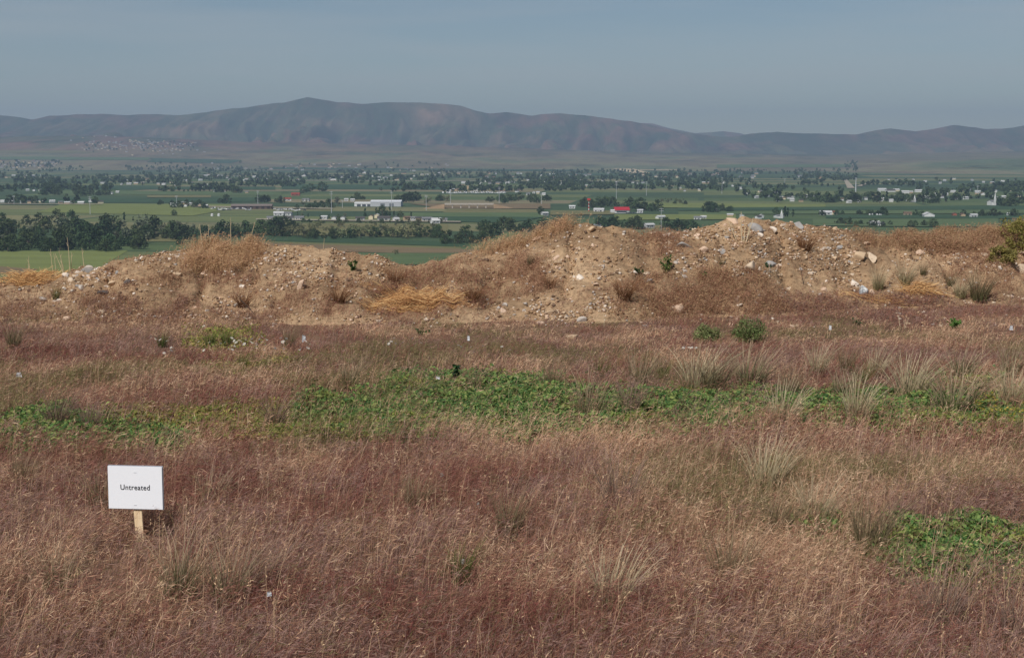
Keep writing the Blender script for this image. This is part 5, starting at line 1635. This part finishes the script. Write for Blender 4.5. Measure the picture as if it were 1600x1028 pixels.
TU = {s: [tuft_mesh(500 + 10 * i + j, s) for j in range(3)] for i, s in enumerate(['pale', 'mixed', 'green', 'purple', 'olive', 'dead'])}
TUFTS = [
    (547, 588, 40, 'mixed', 'tuft with a vivid green base standing alone in the dark middle field'), (22, 530, 34, 'olive', 'dark olive tuft by the left end of the field below the mound'),
    (90, 652, 50, 'purple', 'dusky purple tuft rising out of the left weed patch'), (140, 656, 40, 'purple', 'loose purple grey tuft right of the dusky one in the weeds'), (428, 648, 36, 'purple', 'wide grey purple tuft among yellowish weeds'),
    (254, 528, 17, 'green', 'small green tuft near the mound foot left of the lime green patch'), (355, 530, 22, 'green', 'lime green tuft at the left mound foot'), (328, 528, 17, 'green', 'smaller lime green tuft left of its brighter neighbour'),
    (452, 530, 26, 'olive', 'olive green tuft left of the folded white litter'), (380, 560, 14, 'green', 'low lime green tuft under the white flowers'), (865, 592, 36, 'olive', 'thin upright dark tuft at the weed edge'),
    (938, 580, 30, 'green', 'dark green narrow tuft above the weeds, left of the big grey tuft'), (1000, 590, 54, 'mixed', 'big grey topped tuft with green foot above the weed band'), (1036, 576, 16, 'green', 'small green tuft right beside the big grey topped one'),
    (1088, 600, 60, 'pale', 'large whitish grey tuft under the row of white flowers'), (1115, 600, 56, 'olive', 'dark olive tuft leaning on the large whitish one'), (1172, 590, 60, 'mixed', 'wide fan shaped tan tuft right of the dark olive one'),
    (922, 640, 64, 'mixed', 'tall spray of tan and green standing in the weed band'), (985, 628, 42, 'purple', 'faint purple tuft in the weeds right of the tall spray'), (1222, 652, 62, 'pale', 'pale thin tuft in front edge of the weed band'),
    (1232, 606, 40, 'olive', 'dim olive tuft behind the pale thin one'), (1316, 608, 48, 'mixed', 'tuft with bright green heart left of the stiff pale one'), (1338, 642, 62, 'pale', 'stiff pale straw tuft standing in the weeds'),
    (1276, 572, 40, 'pale', 'soft pale tuft in the upper right field'), (1322, 568, 34, 'olive', 'bent olive tuft beside the soft pale one'), (1368, 576, 36, 'pale', 'low pale tuft right of the bent olive tuft'), (1420, 608, 58, 'pale', 'broad bristly pale tuft in the right field'),
    (1490, 630, 70, 'mixed', 'largest bristling tuft with dark green foot by the golden weeds'), (1503, 576, 42, 'mixed', 'compact tuft with sharp green base above the largest one'), (1578, 572, 42, 'mixed', 'compact grey green tuft at the far right of the field'),
    (1580, 620, 56, 'pale', 'loose grey pale tuft at the right frame edge'), (1345, 590, 26, 'green', 'little green tuft between two pale ones'), (740, 596, 26, 'olive', 'slim olive tuft beside the tall dark weed'),
    (36, 742, 46, 'olive', 'olive tuft left of the white sign at its height'), (160, 782, 56, 'olive', 'dark green tuft just behind the left edge of the sign'), (282, 905, 84, 'mixed', 'tall mixed tuft down right of the sign stake'),
    (360, 915, 86, 'mixed', 'second tall tuft right of the one by the sign'), (410, 900, 66, 'purple', 'purple grey tuft right of the two by the sign'), (795, 815, 62, 'olive', 'olive tuft in the middle of the near field'), (720, 880, 40, 'green', 'small green tuft beside the round white seed head'),
    (955, 930, 86, 'pale', 'tall pale spray low in the middle of the near field'), (1196, 752, 76, 'pale', 'whitish upright tuft in the near field at the right'), (968, 782, 84, 'purple', 'soft purple tan tuft left of the whitish upright one'),
    (1140, 895, 86, 'olive', 'thin tall green stemmed tuft before the right weeds'), (1212, 818, 62, 'olive', 'dark slanting tuft left of the nearest green weeds'), (1358, 842, 88, 'olive', 'big dark tuft touching the nearest green weeds'), (1470, 960, 90, 'purple', 'silvery purple drooping tuft under the nearest weeds'),
    (1590, 980, 90, 'purple', 'silvery purple tuft at the lower right frame edge'), (650, 780, 50, 'olive', 'faint olive tuft up from the middle of the near field'), (330, 770, 46, 'mixed', 'straw coloured tuft between the sign and the middle'), (90, 900, 60, 'mixed', 'straw tuft low at the left edge before the sign'), (1275, 800, 60, 'pale', 'pale tuft behind the dark slanting one'),
    (1258, 389, 28, 'dead', 'round brown bush tuft high on the right mound'), (1442, 428, 20, 'olive', 'small dark tuft on the gravel under the grass berm'), (1530, 468, 50, 'olive', 'large grey green tuft at the right mound foot'), (1500, 464, 30, 'pale', 'pale tuft leaning on the large grey green one'),
    (1484, 446, 22, 'olive', 'olive tuft left above the large grey green one'), (1415, 447, 40, 'pale', 'feathery pale tuft behind the right straw pile'), (1372, 452, 36, 'pale', 'feathery pale tuft left of the right straw pile'), (88, 466, 22, 'green', 'green tuft above two white cobbles'),
    (828, 414, 18, 'olive', 'small dark green tuft on the middle mound slope'), (618, 442, 28, 'dead', 'rust brown dead tuft in the saddle of the mound'), (860, 448, 22, 'dead', 'rust brown tuft on the flank of the middle mound'), (530, 470, 28, 'dead', 'dead brown tuft low on the left mound'), (738, 470, 30, 'dead', 'brown tuft at the right end of the big straw heap'),
    (380, 478, 28, 'dead', 'brown brush under the dead stick on the left mound'), (975, 466, 34, 'dead', 'tall rust tuft on the line between bare slope and grass'), (1128, 414, 16, 'olive', 'little olive tuft on the stony right mound'),
]
for i, (u, v, h, s, l) in enumerate(TUFTS):
    x, y, z = hit1(u, v)
    bury = .10 if v > 515 else .02
    x, y, z = hit1(u, v + bury * F / y)
    H = h * y / F * 1.18 + bury
    o = obj('grass_tuft', TU[s][i % 3], None, (x, y, z), random.uniform(-.5, .5), label=l, category='grass tuft')
    wv = 1.45 if s in ('dead',) or 'wide' in l or 'broad' in l or 'large' in l else 1.1
    o.scale = (H * wv, H * wv, H)

# ------------------------------------------------------------------ leafy plants: things
def leafy(name, u, v, hpx, wpx, nl, size, cols, label, stems=4, feathery=False, cat='plant'):
    x, y, z = hit1(u, v)
    H = hpx * y / F; Wd = wpx * y / F
    r = np.random.default_rng(int(u * 7 + v))
    t = thing(name, label, cat, (x, y, z))
    gs = GB(); gl = GB()
    a = r.uniform(0, 6.28, stems)
    base = np.stack([.01 * np.cos(a), .01 * np.sin(a), 0 * a - .02], 1)
    hs = H * r.uniform(.7, 1, stems); ln = Wd * .5 / H * r.uniform(.2, 1, stems)
    V, Fq, C, tip, ld = blades(base, hs, a, ln, np.full(stems, .008), np.tile(lin(84, 96, 54), (stems, 1)), np.tile(lin(96, 110, 60), (stems, 1)), 4, r)
    gs.add(V, Fq, C)
    tt = r.uniform(.12, 1.02, nl) ** .8; k = r.integers(0, stems, nl)
    p = base[k] + ld[k] * (ln[k] * hs[k] * tt ** 1.8)[:, None] + np.stack([0 * tt, 0 * tt, hs[k] * tt], 1)
    cc = np.array(cols)[r.integers(0, len(cols), nl)] * r.uniform(.8, 1.2, (nl, 1))
    if feathery:
        V, Fq, C, _, _ = blades(p, size * r.uniform(.6, 1.4, nl), r.uniform(0, 6.28, nl), r.uniform(.3, 1.3, nl), np.full(nl, .006), cc * .9, cc, 2, r)
    else:
        nr = r.normal(size=(nl, 3)) * .7 + np.array([-.1, -.4, .8]); nr /= np.linalg.norm(nr, axis=1)[:, None]
        d = r.normal(size=(nl, 3)); d -= nr * (d * nr).sum(1)[:, None]; d /= np.linalg.norm(d, axis=1)[:, None]
        b = np.cross(nr, d); s = size * r.uniform(.6, 1.3, (nl, 1))
        V = np.stack([p, p + d * s * .5 + b * s * .42, p + d * s * 1.3 - nr * s * .2, p + d * s * .5 - b * s * .42], 1).reshape(-1, 3)
        Fq = np.arange(4 * nl).reshape(-1, 4); C = np.repeat(cc, 4, 0)
    gl.add(V, Fq, C)
    obj('foliage', gl.mesh('foliage', M_LEAF), t)
    obj('stem', gs.mesh('stem', M_LEAF), t)
    return t


DK = [lin(48, 76, 44), lin(60, 90, 52), lin(40, 66, 40)]; MG_ = [lin(84, 104, 54), lin(100, 118, 62), lin(70, 92, 50)]; OL = [lin(110, 110, 58), lin(128, 122, 64), lin(90, 94, 50)]
leafy('weed_plant', 712, 600, 48, 14, 60, .035, DK, 'tall dark broad leaved weed rising over the upper weed patch', 2)
leafy('weed_plant', 752, 600, 32, 14, 30, .028, DK + MG_, 'shorter thin leaved weed right of the tall dark one', 2)
leafy('weed_plant', 1491, 514, 18, 34, 120, .03, [lin(92, 130, 60), lin(80, 112, 52)], 'bright green low weed by the pale ledge at the right', 7)
leafy('weed_plant', 1040, 428, 30, 34, 120, .028, MG_, 'leafy green plant on the right mound beside stones', 8)
leafy('weed_plant', 1100, 432, 12, 28, 60, .024, MG_, 'low green plant right of the two stacked grey stones', 6)
leafy('weed_plant', 552, 422, 20, 28, 90, .026, DK + MG_, 'dark creeping green plant on the rim of the left mound', 8)
leafy('weed_plant', 998, 431, 16, 16, 60, .024, DK, 'dark green plant squeezed between two white rocks', 5)
def bush(u, v, hpx, wpx, label, seed, base, kind='bush', leaf=.016):
    x, y, z = hit1(u, v)
    H = hpx * y / F; Wd = wpx * y / F / 2
    r = np.random.default_rng(seed)
    cl = []
    for i in range(60):
        a = r.uniform(0, 6.28); q = math.sqrt(r.random()); h = r.uniform(.05, .9) * math.sqrt(1 - .8 * q * q)
        cl.append((q * math.cos(a) * Wd, q * math.sin(a) * Wd * .7, h * H, r.uniform(.12, .2) * H, r.uniform(.7, 1.3)))
    P, Q, C = leaf_cloud(cl, 60, leaf, base, seed)
    P[:, 2] = np.maximum(P[:, 2], 0)
    t = thing(kind, label, kind, (x, y, z - .02))
    obj('foliage', mesh_np('foliage', P, [Q], C, [M_LEAF]), t)
    mb = MB()
    for i in range(9):
        a = r.uniform(0, 6.28)
        e = np.array([math.cos(a) * Wd * .7, math.sin(a) * Wd * .5, H * r.uniform(.5, .8)])
        w = np.array([-math.sin(a), math.cos(a), 0]) * .004
        mb.add([-w, w, e + w * .5, e - w * .5, np.array([0, 0, .008]), e + [0, 0, .004]], [(0, 1, 2, 3), (1, 4, 5, 2), (4, 0, 3, 5)])
    obj('stem', mb.mesh('stem', [M_BARK], False), t)


bush(1105, 536, 38, 40, 'lighter feathery green shrub left of the bigger one at the mound foot', 73, lin(140, 148, 98), 'shrub', .009)
bush(1172, 536, 50, 46, 'bigger dark feathery green shrub at the right mound foot', 74, lin(118, 132, 82), 'shrub', .009)
bush(1592, 392, 56, 88, 'dense olive green bush in the upper right corner of the berm', 71, lin(148, 142, 82))
bush(1566, 410, 30, 44, 'smaller olive bush growing below the corner bush', 72, lin(150, 140, 84))
leafy('weed_plant', 1202, 418, 10, 20, 50, .02, DK, 'dark mossy plant under the blue grey rock', 5)
leafy('weed_plant', 1120, 1020, 16, 16, 24, .02, MG_, 'small bright green weed at the very bottom of the field', 3)
leafy('weed_plant', 120, 592, 14, 12, 40, .022, MG_, 'single small green weed in the tan stretch left of centre', 3)
leafy('weed_plant', 1340, 508, 12, 16, 50, .024, DK, 'small dark weed at the mound foot near the right litter', 4)
leafy('weed_plant', 660, 524, 14, 22, 60, .026, DK + MG_, 'dark low weed in the field under the big straw heap', 5)

# ------------------------------------------------------------------ straw heaps
def straw_heap(u, v, wpx, hpx, n, label, L=(.15, .5), seed=1, thick=.005, flat=False):
    x, y, z = hit1(u, v)
    W_ = wpx * y / F; H = hpx * y / F
    r = np.random.default_rng(seed)
    gb = GB()
    cx = r.normal(0, .26, n).clip(-.55, .55) * W_; cy = r.normal(0, .2, n) * W_ * .3 - .02
    hz_ = H * np.sqrt(np.clip(1 - (cx / (W_ * .6)) ** 2, 0, 1)) * r.random(n) ** .8
    a = np.where(r.random(n) < .75, r.normal(0, .5, n), r.uniform(0, 6.28, n)) + np.where(r.random(n) < .5, 0, math.pi)
    l = r.uniform(L[0], L[1], n) * r.uniform(.5, 1, n); cur = r.normal(0, 1.1, n); tilt = r.normal(0, .3, n)
    seg = 6; r0_ = r.random(n)
    V = np.zeros((n, (seg + 1) * 2, 3))
    for k in range(seg + 1):
        q = k / seg - .5
        px = cx + l * q * np.cos(a + cur * q); py = cy + l * q * np.sin(a + cur * q) * .5
        gz = near_z(x + px, y + py) - z
        pz = np.maximum(gz * 1.0 + .004 + .03 * r0_, gz * .7 + hz_ + l * q * tilt + cur * .25 * l * q * q)
        p = np.stack([px, py, pz], 1)
        s = np.stack([.2 * np.sin(a * 3), .35 + .2 * np.cos(a * 5), .8 + 0 * l], 1) * (thick * .42 * r.uniform(.7, 1.2, (n, 1)))
        V[:, 2 * k] = p - s; V[:, 2 * k + 1] = p + s
    m = (seg + 1) * 2
    q = np.array([(2 * k, 2 * k + 1, 2 * k + 3, 2 * k + 2) for k in range(seg)])
    c = np.array([lin(214, 172, 118), lin(198, 152, 102), lin(170, 124, 82), lin(230, 194, 140), lin(140, 98, 66)])[r.integers(0, 5, n)] * r.uniform(.8, 1.25, (n, 1))
    gb.add(V.reshape(-1, 3), (q[None] + m * np.arange(n)[:, None, None]).reshape(-1, 4), np.repeat(c, m, 0))
    obj('straw_heap', gb.mesh('straw_heap', M_GRASS), None, (x, y, z), label=label, category='straw heap')


straw_heap(652, 486, 140, 26, 900, 'big golden heap of tangled straw at the foot of the mound saddle', seed=3)
straw_heap(48, 445, 92, 20, 620, 'compact straw heap at the left end beside the bright field', seed=4, L=(.12, .4))
straw_heap(1438, 458, 60, 16, 260, 'straw pile with long loose stems by the feathery pale tufts', seed=5, L=(.2, .5))
straw_heap(1368, 471, 100, 5, 120, 'thin strands of straw lying flat along the right mound foot', seed=6, L=(.15, .4))
straw_heap(640, 462, 120, 14, 200, 'loose thin straw scattered above the big golden heap', seed=7, L=(.15, .5))

# ------------------------------------------------------------------ tall dry stalks
M_STALK = mat_plain('dry_stalk', lin(200, 182, 150), .85, .15, 20.0)
M_TWIG = mat_plain('dark_twig', lin(86, 74, 66), .9)


def stalks(name, label, lines, mat=M_STALK, r0=.0052, cat='dry weed', fork=True):
    b = [hit1(*l[0]) for l in lines]
    o = b[0]
    t = thing(name, label, cat, o)
    for (p0, p1), g in zip(lines, b):
        dx, dz = ray(p1[0], p1[1])
        Y = g[1] + random.uniform(-.05, .05)
        e = np.array([float(dx) * Y, Y, EYE + float(dz) * Y]); s = np.array(g) - [0, 0, .03]
        mb = MB(); n = 6; prev = None
        mid = (s + e) / 2 + np.array([random.uniform(-1, 1), 0, 0]) * .03 * np.linalg.norm(e - s)
        pts = [s * (1 - q) ** 2 + 2 * mid * q * (1 - q) + e * q * q for q in (0, .25, .5, .75, 1)]
        if fork and np.linalg.norm(e - s) > .2:
            k = pts[3]
            branches = [pts, [k, k + np.array([random.choice([-1, 1]) * .025, 0, .05])]]
        else:
            branches = [pts]
        for br_ in branches:
            vs = []; fs = []
            for i, p in enumerate(br_):
                rr = r0 * (1 - .6 * i / max(1, len(br_) - 1)) * (1 if br_ is pts else .5)
                for j in range(5):
                    aa = 2 * math.pi * j / 5
                    vs.append(p + np.array([math.cos(aa), math.sin(aa), 0]) * rr - np.array(o))
            for i in range(len(br_) - 1):
                for j in range(5):
                    fs.append((i * 5 + j, i * 5 + (j + 1) % 5, (i + 1) * 5 + (j + 1) % 5, (i + 1) * 5 + j))
            mb.add(vs, fs)
        obj('stalk', mb.mesh('stalk', [mat], False), t)


stalks('dry_weed', 'leaning cluster of bleached stalks over the left straw heap', [((84, 424), (79, 389)), ((88, 424), (84, 396)), ((101, 424), (86, 396)), ((102, 422), (92, 391)), ((100, 420), (95, 404))])
stalks('dry_weed', 'pair of bleached stalks, one very tall, above the stone heap', [((109, 418), (105, 371)), ((111, 418), (112, 394))])
stalks('dry_weed', 'single bleached stalk on the stone heap top', [((132, 414), (128, 388))])
stalks('dry_weed', 'short bleached stalk at the far left above the straw', [((45, 432), (45, 400)), ((48, 432), (46, 412))])
stalks('dry_weed', 'trio of grey stalks on the grassy left crest', [((318, 392), (312, 350)), ((325, 390), (326, 351)), ((323, 390), (320, 362)), ((326, 390), (330, 366))])
stalks('dry_weed', 'lone straight stalk in the middle of the grassy crest', [((360, 382), (360, 340))])
stalks('dry_weed', 'slanted stalk at the right side of the grassy crest', [((389, 383), (398, 347)), ((378, 383), (370, 370))])
stalks('dry_weed', 'fan of thick pale stalks crowning the right mound beside the angular rock', [((1160, 378), (1158, 331)), ((1152, 376), (1138, 344)), ((1165, 378), (1177, 340)), ((1167, 374), (1171, 350)), ((1162, 378), (1164, 352))], r0=.008)
stalks('dead_twig', 'thin dark twig sticking up from the scree', [((1257, 446), (1250, 413)), ((1255, 436), (1262, 428))], M_TWIG, .005, 'twig')
stalks('dead_stick', 'dark dead stick lying slantwise on the left mound', [((402, 492), (364, 454)), ((398, 486), (372, 466))], M_TWIG, .007, 'stick')
stalks('dead_twig', 'gnarled dark twig over the large pale rock', [((1170, 420), (1186, 402)), ((1172, 418), (1166, 404))], M_TWIG, .005, 'twig')
stalks('dry_weed', 'thin pale weed stalk at the foot of the middle mound', [((944, 512), (943, 490))], r0=.004)
stalks('dry_weed', 'branched pale weed in the dry grass under the right mound', [((1408, 515), (1404, 494)), ((1412, 515), (1420, 496)), ((1415, 514), (1412, 500))], r0=.004)
stalks('dry_weed', 'thin pale stalk on the skyline of the left mound', [((505, 388), (507, 372))], r0=.004)

# ------------------------------------------------------------------ litter and flowers
M_PLAST = mat_plain('white_plastic', (0.6, 0.61, 0.63), .5, .05, 12, .4)


def scrap(u, v, wpx, hpx, label, seed, lift=.05):
    x, y, z = hit1(u, v)
    r = np.random.default_rng(seed)
    w = wpx * y / F * .8; h = hpx * y / F * .8
    nx = 7; g = np.linspace(-.5, .5, nx)
    X_, Z_ = np.meshgrid(g, g)
    P = np.stack([X_ * w * (1 - .45 * (Z_ + .5) * r.uniform(.2, 1)), .35 * w * (fbm(X_ * 3 + seed, Z_ * 3, 2, seed) - .5), (Z_ + .5) * h + .2 * h * (fbm(X_ * 4, Z_ * 4 + seed, 2, seed + 3) - .5)], -1).reshape(-1, 3)
    n = len(P)
    Q = np.concatenate([P, P + [0, .004, 0]])
    f = grid_faces(nx, nx)
    rim = [i for i in range(nx)] + [nx * k + nx - 1 for k in range(1, nx)] + [nx * (nx - 1) + k for k in range(nx - 2, -1, -1)] + [nx * k for k in range(nx - 2, 0, -1)]
    sd = np.array([(rim[i], rim[(i + 1) % len(rim)], n + rim[(i + 1) % len(rim)], n + rim[i]) for i in range(len(rim))])
    obj('litter', mesh_np('litter', Q, [np.concatenate([f, f[:, ::-1] + n, sd])], None, [M_PLAST], smooth_sh=True), None, (x, y, z + lift), r.uniform(-.4, .4), label=label, category='litter')


scrap(475, 540, 8, 13, 'folded white plastic litter in the field left of the mound saddle', 1, .04)
scrap(732, 540, 5, 10, 'small upright white litter scrap under the big straw heap', 2, .05)
scrap(1297, 520, 5, 9, 'tiny white upright scrap at the right mound foot', 3, .03)
scrap(1580, 520, 8, 8, 'white three cornered scrap by the right frame edge', 4, .03)
scrap(30, 600, 12, 9, 'triangular pale grey plastic scrap at the left edge of the field', 5, .06)
scrap(684, 608, 10, 6, 'white shred lying in tan grass between the two weed patches', 6, .08)
scrap(199, 812, 9, 14, 'crumpled white plastic just left of the sign stake', 7, .1)
scrap(422, 985, 10, 9, 'pale crumpled scrap low in the near grass', 8, .14)

def flower_mesh():
    mb = MB()
    for k in range(8):
        a = 2 * math.pi * k / 8; b = .3
        mb.add([(0, 0, 0), (math.cos(a - b), math.sin(a - b), .25), (1.5 * math.cos(a), 1.5 * math.sin(a), .3), (math.cos(a + b), math.sin(a + b), .25)], [(0, 1, 2, 3)], 0, (.85, .84, .8))
    mb.add([(.35 * math.cos(2 * math.pi * k / 6), .35 * math.sin(2 * math.pi * k / 6), .3) for k in range(6)], [tuple(range(6))], 0, lin(226, 190, 70))
    mb.add([(-.08, 0, 0), (.08, 0, 0), (.08, 0, -14), (-.08, 0, -14)], [(0, 1, 2, 3)], 0, lin(96, 100, 60))
    return mb.mesh('flower', [M_LEAF])


FM = flower_mesh()
fl = [(u0 + random.random() * du, v0 + random.random() * dv, ph) for (u0, du, v0, dv, n, ph) in
      [(362, 60, 534, 26, 26, 'in the sparse drift left of the folded litter'), (420, 65, 536, 24, 14, 'in the sparse drift left of the folded litter'), (236, 30, 532, 10, 7, 'in the small drift by the left green tuft'), (253, 20, 552, 10, 4, 'in the small drift by the left green tuft'),
       (310, 60, 540, 18, 7, 'in the sparse drift left of the folded litter'), (600, 60, 535, 12, 7, 'scattered under the big straw heap'), (1056, 32, 551, 3, 7, 'in the short row above the large whitish tuft'), (1200, 14, 410, 8, 6, 'under the mossy mound rock'), (700, 100, 545, 18, 7, 'scattered before the upper weed patch')] for _ in range(n)]
for (u, v, ph) in fl:
    x, y, z = hit1(u, v + 16)
    o = obj('white_flower', FM, None, (x, y, z + .15 if v > 430 else z + .05), random.uniform(0, 6), label='tiny white wildflower ' + ph, category='flower', group='white flowers ' + ph)
    s = random.uniform(.0075, .013); o.scale = (s, s, s); o.rotation_euler[0] = random.uniform(.2, .9)
# seed heads
x, y, z = hit1(723, 900)
me = MB()
rq = np.random.default_rng(3)
vs = rq.normal(size=(160, 3)); vs /= np.linalg.norm(vs, axis=1)[:, None]
for d in vs:
    a = np.cross(d, [0.3, .5, .8]); a /= np.linalg.norm(a)
    me.add([d * .2, d * .9 + a * .12, d * 1.05, d * .9 - a * .12], [(0, 1, 2, 3)], 0, (.75, .73, .68))
me.add([(-.07, 0, 0), (.07, 0, 0), (.07, 0, -12), (-.07, 0, -12)], [(0, 1, 2, 3)], 0, lin(120, 112, 76))
SH = me.mesh('seed_head', [M_LEAF])
for (u, v, ph) in [(723, 877, 'large round white seed head of a weed in the near field'), (690, 742, 'small whitish seed head up from the larger one'), (747, 787, 'pinkish white seed head behind the olive tuft'), (1548, 894, 'white seed head below the nearest green weeds')]:
    dx, dz = ray(u, v); yb_ = float(ground_at(u, v + 34)[1])
    o = obj('seed_head', SH, None, (float(dx) * yb_, yb_, EYE + float(dz) * yb_), label=ph, category='seed head')
    s = .012 if 'large' in ph else .008
    o.scale = (s, s, s)

# ------------------------------------------------------------------ the sign
gx, gy = ground_at(216, 852, 0.0)
gx, gy = float(gx), float(gy)
gz = float(near_z(np.array([gx]), np.array([gy]))[0])
t = thing('lawn_sign', 'white lettered sign board on a short wooden stake in the grass', 'sign', (gx, gy, gz), R(-6))
k = gy / F / math.cos(R(6))
BW, BH = 88.5 * gy / F, 68.5 * gy / F
dxs, dzs = ray(211.5, 762)
cxs, czs = float(dxs) * (gy - .02) - gx, EYE + float(dzs) * (gy - .02) - gz
MW = mat_plain('white_card', (0.86, 0.875, 0.91), .55, .012, 6, .25)
MEdge = mat_plain('grey_foam_edge', lin(150, 150, 158), .8, .05)
MWood = bpy.data.materials.new('pine_stake'); MWood.use_nodes = True
tt_ = MWood.node_tree; bb = tt_.nodes['Principled BSDF']; bb.inputs['Roughness'].default_value = .8; bb.inputs['Specular IOR Level'].default_value = .15
g_ = N(tt_, 'ShaderNodeTexCoord'); m_ = N(tt_, 'ShaderNodeMapping'); m_.inputs['Scale'].default_value = (60, 60, 5)
n_ = N(tt_, 'ShaderNodeTexNoise', Scale=1.5, Detail=6.0); r_r = ramp(tt_, [(0.3, lin(216, 186, 146)), (0.6, lin(238, 214, 178))])
tt_.links.new(g_.outputs['Object'], m_.inputs['Vector']); tt_.links.new(m_.outputs['Vector'], n_.inputs['Vector']); tt_.links.new(n_.outputs['Fac'], r_r.inputs['Fac']); tt_.links.new(r_r.outputs['Color'], bb.inputs['Base Color'])
MInk = mat_plain('black_ink', (0.02, 0.02, 0.024), .6, .05)
mb = MB(); mb.box(-BW / 2, BW / 2, -.003, .003, -BH / 2, BH / 2)
board = obj('board', mb.mesh('board', [MW], False), t, (cxs, -.014, czs))
mb = MB(); mb.box(-BW / 2 + .001, BW / 2 + .004, .0035, .0075, -BH / 2 - .003, BH / 2 + .004)
obj('backing', mb.mesh('backing', [MEdge], False), board)
fc = bpy.data.curves.new('lettering', 'FONT')
fc.body = 'Untreated'; fc.size = .0455; fc.align_x = 'CENTER'; fc.align_y = 'CENTER'; fc.extrude = .0004; fc.space_character = 1.06; fc.offset = .0002
tmp = bpy.data.objects.new('tmp_text', fc); COL.objects.link(tmp)
bpy.context.view_layer.update()
dg_ = bpy.context.evaluated_depsgraph_get()
lm = bpy.data.meshes.new_from_object(tmp.evaluated_get(dg_))
bpy.data.objects.remove(tmp)
lm.name = 'lettering'; lm.materials.clear(); lm.materials.append(MInk)
wd = max(v.co.x for v in lm.vertices) - min(v.co.x for v in lm.vertices)
sc_ = 48 * gy / F / wd
lo = obj('lettering', lm, board, (0, -.0042, .001)); lo.rotation_euler = (math.pi / 2, 0, 0); lo.scale = (sc_, sc_ * 1.08, 1)
for zz in (BH * .36, -BH * .41):
    mb = MB(); mb.box(-.007, .007, -.0045, -.0031, -.001, .001)
    obj('staple', mb.mesh('staple', [M_METAL], False), board, (zz * .02, 0, zz))
SWd = 13 * gy / F / 2
mb = MB(); mb.box(-SWd, SWd, .008, .02, -.12, czs + BH * .42)
mb.v = [(p[0] + (p[2] - czs) * -.045 * 1.0 + cxs, p[1] - .014, p[2]) for p in mb.v]
st_ = obj('stake', mb.mesh('stake', [MWood], False), t)

# ------------------------------------------------------------------ haze
mb = MB(); mb.box(-8200, 8200, -900, 17800, VZ - 70, 480)
hm_ = bpy.data.materials.new('haze'); hm_.use_nodes = True
ht = hm_.node_tree; ht.nodes.clear()
ho = ht.nodes.new('ShaderNodeOutputMaterial'); hv = ht.nodes.new('ShaderNodeVolumePrincipled')
hv.inputs['Density'].default_value = HAZE_DENSITY; hv.inputs['Color'].default_value = (*HAZE_COLOR, 1); hv.inputs['Anisotropy'].default_value = HAZE_ANISO
hv.inputs['Density Attribute'].default_value = ''
ht.links.new(hv.outputs['Volume'], ho.inputs['Volume'])
obj('haze', mb.mesh('haze', [hm_], False), kind='stuff', label='thin blue air haze over the valley and hills')
